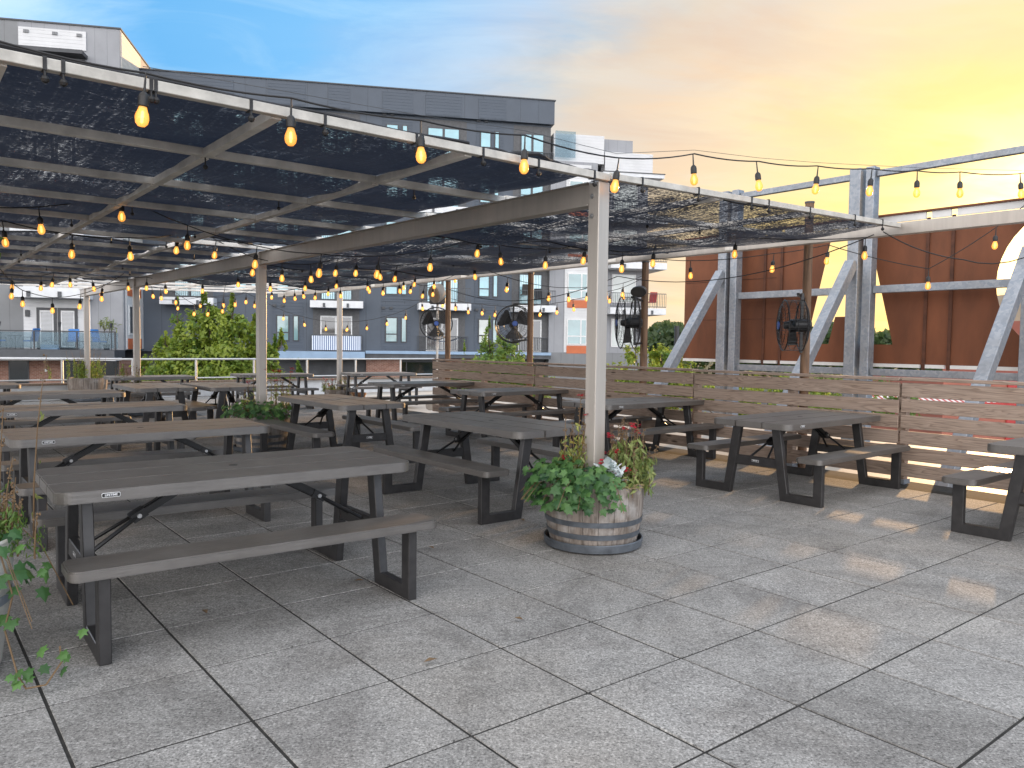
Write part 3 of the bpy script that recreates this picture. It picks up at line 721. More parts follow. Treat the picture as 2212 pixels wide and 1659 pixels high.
# letter A: outer legs with the notch below its bar; O: a ring opening with its round island
LA = [(6.62, 3.28), (6.05, 3.28), (5.61, 1.51), (5.97, 1.51), (6.08, 1.94), (6.53, 1.94), (6.63, 1.51), (7.02, 1.51)]
def circ(ca, cz, r, rz, n=40): return [(ca + r * math.cos(2 * math.pi * k / n), cz + rz * math.sin(2 * math.pi * k / n)) for k in range(n)]
LO = circ(3.25, 2.36, 1.0, 1.0)
LI = [(3.25 + .52 * math.cos(2 * math.pi * k / 30), 2.36 + .58 * math.sin(2 * math.pi * k / 30)) for k in range(30)]
PB = 11.70
curve_plate([(9.53, 1.215), (1.2, 1.215), (1.2, 3.30), (9.53, 3.30)], [LA, LO], .012, 'steel_panel', 'corten', sign, W(0, PB, 0) - sign.location, EA, Vector((0, 0, 1)))
mb = MB(); mb.prism([(a, z) for a, z in LI], EB * .012, W(0, PB - .006, 0), EA, (0, 0, 1)); mb.build('letter_island', 'corten', sign)
mb = MB(); mb.bar(W(2.7, PB + .03, 2.36), W(3.80, PB + .03, 2.36), .03, .05)
mb.build('island_strap', 'corten_dark', sign)
for a in (7.81, 7.49, 5.15, 4.81, 2.9, 2.6):
    mb = MB(); mb.obox(W(a, PB - .02, 2.24), EA * .022, EB * .012, (0, 0, 1.09 if not (2.2 < a < 4.3) else .0))
    if not (2.2 < a < 4.3): mb.build('panel_seam', 'corten_dark', sign)
for z in (2.62, 1.93):
    mb = MB(); mb.obox(W(8.55, PB - .009, z), EA * .95, EB * .002, (0, 0, .006)); mb.build('panel_seam', 'corten_dark', sign)
mb = MB(); mb.bar(W(1.2, PB - .01, 3.43), W(9.53, PB - .01, 3.43), .10, .025); mb.build('top_channel', 'corten', sign)
for a0, a1 in ((9.5, 7.85), (7.77, 7.53), (7.45, 5.19), (5.11, 4.85), (4.77, 1.3)):
    mb = MB(); mb.bar(W(a1, PB - .035, 1.20), W(a0, PB - .035, 1.20), .05, .05); mb.build('bottom_channel', 'trim', sign)
    mb = MB(); mb.bar(W(a1, PB - .01, 3.365), W(a0, PB - .01, 3.365), .03, .10); mb.build('top_strip', 'trim', sign)
def gbar(p, q, w, h, name): mb = MB(); mb.bar(p, q, w, h); return mb.build(name, 'galv', sign, bevel=.006, segs=1)
COLS = [8.33, 5.98, 3.63, 1.3]
for a in COLS:
    for da, w in ((.10, .17), (-.12, .13)):
        mb = MB(); mb.obox(W(a + da, SB if da > 0 else SB + .02, -.45 if 0 else 1.74), EA * w / 2, EB * .085, (0, 0, 2.38)); mb.build('column', 'galv', sign, bevel=.006, segs=1)
for i in range(len(COLS) - 1):
    a0, a1 = COLS[i] - .19, COLS[i + 1] + .19
    for z, h, nm in ((4.02, .09, 'top_rail'), (2.32, .11, 'mid_rail'), (1.10, .10, 'bottom_rail')):
        gbar(W(a1, SB + .04, z), W(a0, SB + .04, z), .09, h, nm)
for a in COLS:
    gbar(W(a + .10, SB - .10, 2.72), W(a + .10, 8.95, -.22), .15, .15, 'diagonal_brace')

# ------------------------------------------------------------------ fans and speakers
def fan(label, c, axis, r=.33, pole=None):
    t = thing('drum_fan', label, 'fan', c, 0, 'black fans around the terrace')
    c = Vector(c); ax = Vector(axis).normalized(); sx = ax.cross(Vector((0, 0, 1))).normalized(); up_ = sx.cross(ax)
    def P(rr, th, d): return c + (sx * math.cos(th) + up_ * math.sin(th)) * rr + ax * d
    mb = MB()
    for d, rr in ((-.10, r), (.10, r), (0, r), (.13, r * .82), (.15, r * .55), (.155, r * .28), (-.13, r * .82), (-.15, r * .5)):
        mb.tube([P(rr, 2 * math.pi * k / 40, d) for k in range(41)], .0035 if rr < r or d == 0 else .008, 4, False)
    for k in range(36):
        th = 2 * math.pi * k / 36
        mb.tube([P(.04, th, .155), P(r * .55, th, .15), P(r * .85, th, .125), P(r, th, .095), P(r, th, -.095), P(r * .85, th, -.125), P(r * .5, th, -.15), P(.06, th, -.15)], .0022, 3, False)
    mb.build('guard', 'fan_black', t)
    for k in range(3):
        th = 2 * math.pi * k / 3 + .5; mb = MB(); vs = []; n = 8
        for i in range(n + 1):
            rr = .05 + (r * .9 - .05) * i / n; wd = .20 + .44 * (i / n) ** .7; wd = wd * (1.0 if i < n else .8)
            for s_, dd in ((-1, -.03), (1, .035)): vs.append(P(rr, th + s_ * wd * (1.5 - .5 * i / n), dd * (1 - .3 * i / n)))
        k0 = len(vs); off = ax * .003
        mb.add(vs + [v + off for v in vs], [(2 * i, 2 * i + 1, 2 * i + 3, 2 * i + 2) for i in range(n)] + [(k0 + 2 * i + 2, k0 + 2 * i + 3, k0 + 2 * i + 1, k0 + 2 * i) for i in range(n)])
        mb.build('blade', 'fan_black', t, smooth=True)
    mb = MB(); mb.tube([c - ax * .20, c - ax * .18, c + ax * .04], [.06, .075, .075], 16); mb.tube([c + ax * .04, c + ax * .1], [.05, .04], 14); mb.build('motor', 'fan_black', t)
    mb = MB(); mb.tube([c + ax * .157, c + ax * .168], .048, 18); mb.build('badge', 'fan_blue', t)
    mb = MB()
    if pole:
        px, py = pole
        mb.tube([(px, py, .05), (px, py, 2.30)], .024, 10); mb.build('stand_pole', 'alu_dull', t)
        mb = MB(); mb.bar((px, py, c.z), c - ax * .18, .05, .06); mb.build('arm', 'fan_black', t)
        for dx in (-.13, .13):
            mb = MB(); q = Vector((px + dx, py - .05, .10)); mb.tube([q - Vector((0, .05, 0)), q + Vector((0, .05, 0))], .10, 18); mb.build('base_wheel', 'speaker', t)
        mb = MB(); mb.bar((px - .22, py, .05), (px + .22, py, .05), .08, .05); mb.build('base', 'dk_metal', t)
        mb = MB(); mb.box((px - .17, py - .12, 2.28), (px + .17, py + .02, 2.44)); mb.build('control_box', 'speaker_dark', t, bevel=.02)
    return t
def bracket(t, pw, c, ax):
    mb = MB(); c = Vector(c); ax = Vector(ax).normalized()
    mb.bar(Vector((pw.x, pw.y, c.z + .33)), c - ax * .05 + Vector((0, 0, .36)), .03, .03); mb.bar(Vector((pw.x, pw.y, c.z - .28)), c - ax * .10 - Vector((0, 0, .30)), .025, .03); mb.bar(c - ax * .10 + Vector((0, 0, -.31)), c - ax * .10 + Vector((0, 0, .37)), .03, .03, (1, 0, 0))
    mb.build('wall_bracket', 'fan_black', t)
fan('black drum fan with bright blue hub on a wheeled metal stand', (-1.62, 16.6, 1.86), (.12, -1, 0), .34, (-1.62, 16.86))
p = W(10.33, 8.53); c = (.02, 13.95, 1.80); t = fan('black drum fan facing the camera on the middle wooden post', c, (.1, -1, .05), .33); bracket(t, p, c, (.1, -1, .05))
p = W(7.74, 8.54); c = (1.62, 11.05, 1.765); t = fan('black drum fan seen almost edge-on beside the front post', c, (-1, -.04, 0), .36); bracket(t, p, c, (-1, -.04, 0))
p = W(5.17, 8.54); c = (3.23, 9.05, 1.70); t = fan('black drum fan edge-on against the rusty sign', c, (-1, .12, 0), .29); bracket(t, p, c, (-1, .02, 0))
def speaker(label, c, mat, rr, d, sy):
    t = thing('outdoor_speaker', label, 'speaker', c); c = Vector(c); ax = Vector(d).normalized()
    mb = MB(); mb.tube([c - ax * .12, c - ax * .09, c + ax * .02, c + ax * .10], [rr * .55, rr * .9, rr, rr * .96], 16)
    for i, v in enumerate(mb.v): mb.v[i] = (v[0], v[1], c.z + (v[2] - c.z) * sy)
    mb.build('shell', mat, t, smooth=True)
    mb = MB(); mb.tube([c + ax * .101, c + ax * .112], rr * .86, 16)
    for i, v in enumerate(mb.v): mb.v[i] = (v[0], v[1], c.z + (v[2] - c.z) * sy)
    mb.build('grille', mat, t)
    mb = MB(); mb.bar(c - ax * .12, c - ax * .2, .04, .04); mb.build('mount', 'dk_metal', t)
q = W(12.86, 8.50); speaker('pale round speaker on the far wooden post', (q.x - .12, q.y - .1, 2.42), 'speaker', .15, (-.6, -.8, -.35), 1.2)
q = W(7.74, 8.50); speaker('dark oval speaker high on the post with the edge-on fan', (q.x - .04, q.y - .15, 2.22), 'speaker_dark', .115, (-.3, -1, -.3), .7)

# ------------------------------------------------------------------ leaf helpers
def leaf_cloud(name, mat, parent, cen, nor, size, tone, aspect=.55, fold=.25, org=(0, 0, 0)):
    # cen (n,3), nor (n,3) leaf facing; diamond leaves folded along the midrib, all in one mesh
    n = len(cen); nor = nor / np.linalg.norm(nor, axis=1)[:, None]
    t = rng.normal(size=(n, 3)); t[:, 2] -= .9
    t -= (t * nor).sum(1)[:, None] * nor; t /= np.linalg.norm(t, axis=1)[:, None]
    s_ = np.cross(nor, t); L = size[:, None]
    P0 = cen - t * L * .5; P2 = cen + t * L * .5
    mid = cen - t * L * .05
    P1 = mid + s_ * L * aspect * .5 + nor * L * fold * .3; P3 = mid - s_ * L * aspect * .5 + nor * L * fold * .3
    V = np.stack([P0, P1, P2, P3], 1).reshape(-1, 3) - np.array(org)
    me = bpy.data.meshes.new(name); me.vertices.add(4 * n); me.vertices.foreach_set('co', V.astype(np.float32).ravel())
    idx = np.arange(n)[:, None] * 4; tri = np.concatenate([idx + [0, 1, 2], idx + [0, 2, 3]], 1).reshape(-1)
    me.loops.add(6 * n); me.loops.foreach_set('vertex_index', tri.astype(np.int32))
    me.polygons.add(2 * n); me.polygons.foreach_set('loop_start', (np.arange(2 * n) * 3).astype(np.int32))
    me.update(); me.validate()
    at = me.attributes.new('tone', 'FLOAT', 'FACE'); at.data.foreach_set('value', np.repeat(tone, 2).astype(np.float32))
    me.materials.append(M[mat]); o = bpy.data.objects.new(name, me); C.objects.link(o)
    if parent is not None: o.parent = parent
    return o
def tree(label, base, lobes, nleaf, lsize, mat, trunk_r, group='trees beyond the terrace', name='leafy_tree', clump=.55):
    # lobes: (x, y, z, radius, weight) relative to the base
    t = thing(name, label, 'tree', base, 0, group)
    mb = MB(); top = max(l[2] for l in lobes) * .6
    mb.tube([Vector((0, 0, 0)), Vector((.08, .05, top * .5)), Vector((-.05, .1, top))], [trunk_r, trunk_r * .75, trunk_r * .45], 10)
    tr = mb.build('trunk', 'bark', t, local=True, smooth=True)
    for l in lobes:
        mb = MB(); q = Vector(l[:3]); st = Vector((0, 0, max(.8, q.z * .45))); mid = st.lerp(q, .55) + Vector((rng.normal(0, .1), rng.normal(0, .1), .15))
        mb.tube([st, mid, q, q + Vector((0, 0, l[3] * .7))], [trunk_r * .45, trunk_r * .3, trunk_r * .18, trunk_r * .05], 6); mb.build('limb', 'bark', t, local=True, smooth=True)
    w = np.array([l[3] ** 2 * l[4] for l in lobes]); w /= w.sum(); cens = []; nors = []; tones = []
    for l, ww in zip(lobes, w):
        n = int(nleaf * ww); k = max(6, int(n / 60)); d = rng.normal(size=(k, 3)); d /= np.linalg.norm(d, axis=1)[:, None]
        rr = l[3] * (.45 + .62 * rng.random(k) ** .6); cc = np.array(l[:3]) + d * rr[:, None] * np.array([1, 1, 1.05])
        pick = rng.integers(0, k, n); ct = rng.normal(.5, .22, k)
        off = rng.normal(size=(n, 3)) * l[3] * .15 * clump / .55; c_ = cc[pick] + off
        if l[3] < .5: c_[:, 2] = l[2] + (c_[:, 2] - l[2]) * 2.1; c_[:, :2] = np.array(l[:2]) + (c_[:, :2] - np.array(l[:2])) * (.75 - .45 * np.clip((c_[:, 2:3] - l[2]) / l[3], -.5, 1.2))
        cens.append(c_); nn = d[pick] * .8 + rng.normal(size=(n, 3)) * .7; nn[:, 2] += .5; nors.append(nn); tones.append(np.clip(ct[pick] + rng.normal(0, .15, n), 0, 1))
    ce = np.concatenate(cens); leaf_cloud('crown', mat, t, ce, np.concatenate(nors), lsize * (.7 + .6 * rng.random(len(ce))), np.concatenate(tones), .6)
    return t

# ------------------------------------------------------------------ barrel planters
IVY = [(0, -.5), (.16, -.36), (.46, -.34), (.34, -.06), (.52, .16), (.24, .16), (0, .55), (-.24, .16), (-.52, .16), (-.34, -.06), (-.46, -.34), (-.16, -.36)]
def ivy_mesh(name, parent, pts, nors, sizes, tones, mat='ivy'):
    mb = MB()
    for p, nv, s_, tn in zip(pts, nors, sizes, tones):
        nv = Vector(nv).normalized(); tt = Vector((rng.normal(), rng.normal(), -1.2)); tt = (tt - nv * tt.dot(nv)).normalized(); ss = nv.cross(tt)
        p = Vector(p); vs = [p + ss * x * s_ + tt * y * s_ - nv * s_ * .35 * (x * x + .4 * y * y) for x, y in IVY] + [p + nv * s_ * .04]
        mb.add(vs, [(i, (i + 1) % 12, 12) for i in range(12)], tn)
    return mb.build(name, mat, parent, local=True, tone=True)
def barrel(label, loc, r0=.315, r1=.36, h=.42, saucer=.355, mat='stave', kind='half_barrel_planter', soil=.05):
    t = thing(kind, label, 'planter', loc, 0, 'barrel planters')
    z0 = .03 if saucer else .0; n = 20; mb = MB(); rr = random.Random(int(loc[0] * 100))
    def rad(z): u = (z - z0) / h; return r0 + (r1 - r0) * u + .016 * math.sin(math.pi * u)
    for k in range(n):
        a0 = 2 * math.pi * k / n + .001 + rr.uniform(0, .006); a1 = 2 * math.pi * (k + 1) / n - .001 - rr.uniform(0, .006); tn = rr.random(); ht = h + rr.uniform(-.008, .004)
        pr = [(rad(z0 + ht * i / 5) - .03, z0 + ht * i / 5) for i in (5, 0)] + [(rad(z0 + ht * i / 5), z0 + ht * i / 5) for i in range(6)]
        k0 = len(mb.v)
        mb.lathe(pr, 3, (0, 0, 0), a0, a1, tn, close=True)
        L = len(pr); mb.f.append(tuple(k0 + i for i in range(L))); mb.t.append(tn); mb.f.append(tuple(k0 + 3 * L + i for i in reversed(range(L)))); mb.t.append(tn)
    mb.build('staves', mat, t, local=True, tone=True)
    mb = MB(); mb.lathe([(rad(z0 + .005) - .012, z0 + .005), (rad(z0 + h - .03) - .012, z0 + h - .03)], 32); mb.build('inner_lining', 'joint', t, local=True)
    for zc in (.075, .165):
        zz = z0 + zc; mb = MB(); mb.lathe([(rad(zz - .019) + .002, zz - .019), (rad(zz - .019) + .006, zz - .018), (rad(zz + .019) + .006, zz + .018), (rad(zz + .019) + .002, zz + .019)], 48); mb.build('hoop', 'hoop', t, local=True, smooth=True)
    if saucer:
        mb = MB(); mb.lathe([(.001, .006), (saucer - .012, .006), (saucer - .006, .056), (saucer, .058), (saucer + .006, .052), (saucer - .002, .0)], 48); mb.build('saucer', 'hoop', t, local=True, smooth=True)
    mb = MB(); mb.lathe([(.001, z0 + h - soil + .02), (rad(z0 + h - soil) - .02, z0 + h - soil)], 24); mb.build('soil', 'soil', t, local=True)
    return t, z0 + h
def ivy_plant(label, loc, z, ang, spread, n, seed, r=.36, drop=.10, rise=.12, group='plants in the barrels'):
    g = np.random.default_rng(seed); t = thing('ivy_plant', label, 'plant', (loc[0], loc[1], z), 0, group)
    th = ang + g.uniform(-spread, spread, n); rad = r * np.sqrt(g.uniform(.15, 1.9, n)); rad = np.minimum(rad, r * 1.36)
    x, y = rad * np.cos(th), rad * np.sin(th); zz = np.where(rad < r, rise * (1 - (rad / r) ** 2 * .4) * g.uniform(.2, 1.1, n), g.uniform(-drop, rise * .7, n))
    P = np.stack([x, y, zz], 1); N_ = np.stack([np.cos(th) * .6 * rad / r, np.sin(th) * .6 * rad / r, np.full(n, .7)], 1) + g.normal(0, .4, (n, 3)); N_[:, 1] -= .3
    ivy_mesh('foliage', t, P, N_, g.uniform(.045, .085, n), np.clip(g.normal(.38, .25, n), 0, 1))
    mb = MB()
    for k in range(9):
        a = ang + g.uniform(-spread, spread); L = r * g.uniform(1.2, 1.65)
        pts = [(L * f * math.cos(a), L * f * math.sin(a), .05 + .05 * math.sin(f * 2.5) - drop * 1.4 * max(0, f - .7) / .3) for f in (.1, .35, .6, .8, 1.0)]; mb.tube(pts, .0025, 4)
    mb.build('runners', 'brown_stem', t, local=True)
    return t
def stalk_plant(label, loc, z, stems, seed, petals=True, leafmat='stalk', leaf_n=26, lsz=.05, group='plants in the barrels'):
    # stems: (dx, dy, height, flower?)
    g = np.random.default_rng(seed); t = thing('snapdragon_plant', label, 'plant', (loc[0], loc[1], z), 0, group)
    ms = MB(); cen = []; nor = []; tn = []; sz = []
    for dx, dy, h, fl in stems:
        if leafmat == 'stalk' and group == 'plants in the barrels': dx, dy = max(-.19, min(.17, dx)), max(-.14, min(.14, dy))
        lean = (g.normal(0, .06) + dx * .25, g.normal(0, .05) + dy * .25)
        pts = [Vector((dx + lean[0] * f * f * h, dy + lean[1] * f * f * h, h * f - .03)) for f in (0, .3, .6, .85, 1)]
        ms.tube(pts, [.0045, .004, .003, .0022, .0016], 5)
        for k in range(leaf_n):
            f = g.uniform(.05, .72); i = min(3, int(f / .28)); p = Vector((dx + lean[0] * f * f * h, dy + lean[1] * f * f * h, h * f - .03))
            a = g.uniform(0, 6.28); cen.append(p + Vector((math.cos(a), math.sin(a), -.15)) * g.uniform(.012, .04)); nor.append((math.cos(a), math.sin(a), .25)); tn.append(np.clip(g.normal(.45, .3), 0, 1)); sz.append(lsz * g.uniform(.6, 1.3))
        for k in range(9):   # seed capsules up the spike
            f = g.uniform(.72, 1.0); p = Vector((dx + lean[0] * f * f * h, dy + lean[1] * f * f * h, h * f - .03)); a = g.uniform(0, 6.28)
            q = p + Vector((math.cos(a), math.sin(a), .3)) * .011; ms.lathe([(.0005, -.006), (.006, 0), (.0005, .008)], 5, q)
        if fl and petals:
            p = pts[-1 if fl == 1 else 2] + Vector((0, 0, .0)); mp_ = MB()
            for k in range(12):
                a = g.uniform(0, 6.28); d = Vector((math.cos(a), math.sin(a), g.uniform(-.5, .6))).normalized(); s1 = d.cross(Vector((0, 0, 1))).normalized(); c_ = p + d * g.uniform(.004, .022)
                mp_.add([c_ - s1 * .008, c_ + d * .017 - s1 * .011, c_ + d * .020 + s1 * .010, c_ + s1 * .008 + Vector((0, 0, .004))], [(0, 1, 2, 3)], g.random())
            mp_.build('flower', 'petal', t, local=True, tone=True)
    ms.build('stems', 'brown_stem', t, local=True)
    o = leaf_cloud('leaves', leafmat, t, np.array(cen, float), np.array(nor, float), np.array(sz), np.array(tn), .28)
    return t
def silver_plant(label, loc, z, n, seed, r=.09, group='plants in the barrels'):
    g = np.random.default_rng(seed); t = thing('silver_leaf_plant', label, 'plant', (loc[0], loc[1], z), 0, group); mb = MB()
    lobe = [(0, 0), (.10, .18), (.26, .2), (.16, .38), (.32, .48), (.16, .6), (.24, .82), (0, 1), (-.24, .82), (-.16, .6), (-.32, .48), (-.16, .38), (-.26, .2), (-.10, .18)]
    for k in range(n):
        a = g.uniform(0, 6.28); el = g.uniform(.1, 1.3); d = Vector((math.cos(a) * math.cos(el), math.sin(a) * math.cos(el), math.sin(el))); s_ = d.cross(Vector((0, 0, 1))).normalized(); nn = s_.cross(d); L = g.uniform(.06, .12)
        b = Vector((g.normal(0, r * .4), g.normal(0, r * .4), g.uniform(0, r))) ; vs = [b + d * y * L + s_ * x * L * .9 - nn * .3 * L * (y * y) * .5 for x, y in lobe]
        c_ = b + d * L * .5 + nn * .003; mb.add(vs + [c_], [(i, (i + 1) % 14, 14) for i in range(14)], g.random())
    mb.build('foliage', 'silver', t, local=True, tone=True); return t
P1 = W(*POSTS[0]); L1 = (P1.x, P1.y, .013)
t, zt = barrel('weathered half barrel in a round saucer at the base of the front post', L1)
ivy_plant('ivy spilling over the left rim of the front post barrel', (P1.x, P1.y), zt - .02, R(214), R(76), 480, 11, .37, .12, .20)
silver_plant('silvery white leaf plant at the foot of the front post', (P1.x + .10, P1.y - .24), zt + .05, 60, 3)
stalk_plant('tall dry red snapdragon stalks left of the front post', (P1.x - .12, P1.y + .02), zt - .02, [(-.09, .0, .52, 0), (.0, .02, .68, 1), (.02, -.02, .54, 1), (-.02, .04, .48, 0), (.07, .0, .46, 0), (.1, .02, .42, 0), (-.1, -.02, .38, 2), (-.06, .03, .40, 0), (.03, .03, .50, 0), (.05, -.03, .38, 0)], 21, leaf_n=42, lsz=.055)
stalk_plant('bushy wilting red snapdragon leaning over the right rim of the front barrel', (P1.x + .20, P1.y - .06), zt - .03, [(rng.normal(.05, .085), rng.normal(0, .07), rng.uniform(.26, .54), int(k % 4 == 0)) for k in range(34)], 22, leaf_n=48, lsz=.065)
stalk_plant('short green snapdragon with red blooms between the silver plant and the barrel rim', (P1.x + .09, P1.y - .24), zt - .03, [(rng.normal(0, .06), rng.normal(0, .03), rng.uniform(.12, .26), int(k % 3 == 0)) for k in range(18)], 23, leaf_n=34)
mb = MB()
for k in range(60):
    a = rng.uniform(-1.3, .6); r_ = rng.uniform(.22, .37); p = Vector((r_ * math.cos(a), r_ * math.sin(a), 0)); d = Vector((rng.normal(), rng.normal(), rng.normal(0, .35))).normalized() * rng.uniform(.03, .08)
    mb.tube([p - d, p + d * .2 + Vector((0, 0, .012)), p + d], .0022, 4)
tg = thing('straw_mulch', 'dry straw tufts on the right rim of the front barrel', 'straw', (P1.x, P1.y, zt + .005)); mb.build('straw_stems', 'straw', tg, local=True)
P2 = W(*POSTS[1]); t, zt = barrel('dark half barrel around the second post behind the table rows', (P2.x, P2.y, .013))
ivy_plant('dark ivy mounded over the second post barrel', (P2.x, P2.y), zt, R(225), R(120), 330, 12, .38, .08, .22)
stalk_plant('red-flowered stalks rising behind the second post', (P2.x + .18, P2.y + .1), zt, [(rng.normal(.05, .08), rng.normal(0, .06), rng.uniform(.35, .72), int(k % 2 == 0)) for k in range(14)], 24, leaf_n=22)
silver_plant('silvery plant on the right rim of the second post barrel', (P2.x + .27, P2.y - .12), zt - .02, 26, 4)
stalk_plant('green stalk with a red bud left of the second post', (P2.x - .15, P2.y - .1), zt, [(0, 0, .48, 1), (.07, .02, .55, 0), (-.05, 0, .4, 0)], 25)
P4 = W(*POSTS[2]); t, zt = barrel('half barrel at the third post catching warm sun on its right side', (P4.x, P4.y, .013))
stalk_plant('tangled dry stalks in the third post barrel', (P4.x - .1, P4.y - .1), zt, [(rng.normal(0, .17), rng.normal(0, .12), rng.uniform(.25, .62), 0) for k in range(24)], 26, leaf_n=16)
P5 = W(*POSTS[3]); t, zt = barrel('pale half barrel at the farthest left post', (P5.x, P5.y, .013), .36, .42, .50, .40)
stalk_plant('yellow-green upright shrub in the farthest left barrel', (P5.x, P5.y), zt, [(rng.normal(0, .22), rng.normal(0, .15), rng.uniform(.3, .72), 0) for k in range(34)], 27, leaf_n=34, lsz=.07, leafmat='leaf_tree')
P6 = W(17.35, 8.48); t, zt = barrel('low reddish pot at the white post near the far fence end', (P6.x, P6.y, .013), .30, .36, .30, .0)
stalk_plant('low flowering clump left of the white post', (P6.x - .16, P6.y - .1), zt - .02, [(rng.normal(-.05, .16), rng.normal(0, .1), rng.uniform(.12, .38), int(k % 3 == 0)) for k in range(26)], 28, leaf_n=18)
stalk_plant('grassy clump right of the white post', (P6.x + .2, P6.y - .1), zt - .02, [(rng.normal(0, .06), rng.normal(0, .06), rng.uniform(.3, .5), 0) for k in range(14)], 29, leaf_n=20)
tp = thing('clay_pot', 'small tan clay pot on the paving right of the white post', 'pot', W(16.6, 8.62, .013)); mb = MB(); mb.lathe([(.001, 0), (.10, 0), (.15, .20), (.165, .20), (.165, .25), (.14, .25), (.13, .18), (.001, .18)], 20); mb.build('pot_body', 'terracotta', tp, local=True, smooth=True)
# galvanised tub at the left edge with trailing plants
LT = (-2.47, 3.20, .013)
tt = thing('galvanised_tub', 'pale galvanised tub cut by the left edge of the photo', 'planter', LT)
mb = MB(); mb.lathe([(.001, .005), (.285, .005), (.29, .0), (.30, .03), (.345, .40), (.352, .41), (.345, .43), (.36, .56), (.368, .575), (.36, .585), (.345, .575), (.33, .50), (.001, .50)], 48); mb.build('tub_body', 'rail_white', tt, local=True, smooth=True)
mb = MB(); mb.lathe([(.334, .30), (.341, .302), (.348, .338), (.341, .34)], 48); mb.build('rib', 'galv', tt, local=True, smooth=True)
mb = MB(); mb.lathe([(.001, .53), (.345, .525)], 24); mb.build('soil', 'soil', tt, local=True)
ivy_plant('pale green ivy trailing off the right side of the galvanised tub', (LT[0], LT[1]), .56, R(-5), R(60), 46, 31, .36, .28, .10, 'plants in the tub')
stalk_plant('feathery green plant with a dull red bloom over the tub', (LT[0] + .14, LT[1] + .10), .53, [(rng.normal(.05, .10), rng.normal(0, .09), rng.uniform(.18, .40), 0) for k in range(38)] + [(.30, .0, .20, 0)], 32, leafmat='leaf_tree2', leaf_n=40, lsz=.035, group='plants in the tub')
stalk_plant('thin twiggy vine climbing along the left edge', (LT[0] - .02, LT[1] + .30), .50, [(rng.normal(0, .10), rng.normal(.1, .1), rng.uniform(.5, .95), 0) for k in range(5)], 33, leaf_n=7, lsz=.05, group='plants in the tub')
tv = thing('ivy_runner', 'long ivy runner trailing from the tub down onto the paving', 'plant', (LT[0] + .36, LT[1], .02), 0, 'plants in the tub')
mb = MB(); pts = [(0, 0, .52), (.06, -.02, .36), (.03, -.03, .22), (.10, -.06, .04), (.17, -.12, .012), (.24, -.10, .02), (.27, -.04, .09), (.24, .0, .14)]; mb.tube(pts, .004, 5); mb.build('vine', 'brown_stem', tv, local=True)
PP = [Vector(pts[k % 8]) + Vector((rng.normal(0, .05), rng.normal(0, .04), abs(rng.normal(0, .04)))) for k in range(22)]
ivy_mesh('foliage', tv, PP, [(rng.normal(0, .4), -.6, .6) for _ in PP], [rng.uniform(.035, .065) for _ in PP], [rng.uniform(.2, .9) for _ in PP])
th_ = thing('hanging_foliage', 'hanging leafy branch at the upper left edge under the pergola', 'plant', (-3.75, 5.35, 1.95))
n = 150; c0 = np.array((-3.75, 5.35, 1.95)); cc = np.stack([rng.normal(-.04, .09, n), rng.normal(0, .10, n), rng.uniform(-.12, .52, n)], 1)
leaf_cloud('leaves', 'leaf_tree2', th_, cc, rng.normal(size=(n, 3)) + np.array((0, -.4, .5)), rng.uniform(.05, .10, n), np.clip(rng.normal(.4, .2, n), 0, 1), .35)
mb = MB(); mb.tube([(-.08, 0, .6), (-.06, .02, .2), (-.02, 0, -.1), (-.05, .02, -.5), (-.09, .05, -1.35)], .006, 5); mb.build('twig', 'brown_stem', th_, local=True)
# fallen leaves on the paving
for (x, y) in ((-.35, 3.45), (.05, 4.0), (-.9, 4.62), (-.55, 5.4), (.1, 6.3), (1.0, 7.0), (-1.6, 4.05)):
    lf = MB(); s_ = rng.uniform(.018, .03); lf.v = [(0, -s_ * 1.5, .002), (s_ * .7, 0, .010), (0, s_ * 1.5, .004), (-s_ * .7, 0, .011)]; lf.f = [(0, 1, 2, 3)]; lf.t = [.5]
    o = lf.build('fallen_leaf', 'brown_stem', None, loc=(x, y, .014), rotz=rng.uniform(0, 6)); tag(o, 'small dry brown leaf lying on the paving', 'leaf', 'fallen leaves on the paving')

# ------------------------------------------------------------------ back parapet and railing
AR = 20.95
pw_ = thing('parapet_wall', 'low white parapet with a brown cap board below the back railing', 'wall', W(AR, 3))
mb = MB(); mb.obox(W(AR + .06, -.2, .15), EA * .06, EB * 13.8, (0, 0, .20)); mb.build('wall_body', 'parapet', pw_)
mb = MB(); mb.obox(W(AR + .05, -.2, .375), EA * .16, EB * 13.8, (0, 0, .022)); mb.build('cap', 'deck_wood', pw_)
rl = thing('metal_railing', 'satin metal two-bar railing along the back edge of the terrace', 'railing', W(AR, 3, .39))
for z, r_ in ((.955, .026), (.47, .020)):
    mb = MB(); mb.tube([W(AR, -12, z), W(AR, 13.5, z)], r_, 10); mb.build('rail_bar', 'rail_metal', rl, smooth=True)
RB_ = [-9.0 + 1.52 * k for k in range(15)]
for b in RB_:
    mb = MB(); mb.tube([W(AR, b, .39), W(AR, b, .95)], .028, 10); mb.build('rail_post', 'rail_metal', rl, smooth=True)
sr = thing('stair_railing', 'sloping white pipe stair railing at the far left', 'railing', W(21.9, -1, 0))
for k in range(4):
    mb = MB(); mb.tube([W(22.1, -3.2 + .0 * k, 1.75 - .16 * k), W(22.1, 2.0, .30 - .14 * k)], .022, 8); mb.build('rail_bar', 'rail_metal', sr, smooth=True)
mb = MB(); mb.tube([W(22.1, -1.6, -.2), W(22.1, -1.6, 1.3)], .025, 8); mb.build('rail_post', 'rail_metal', sr)

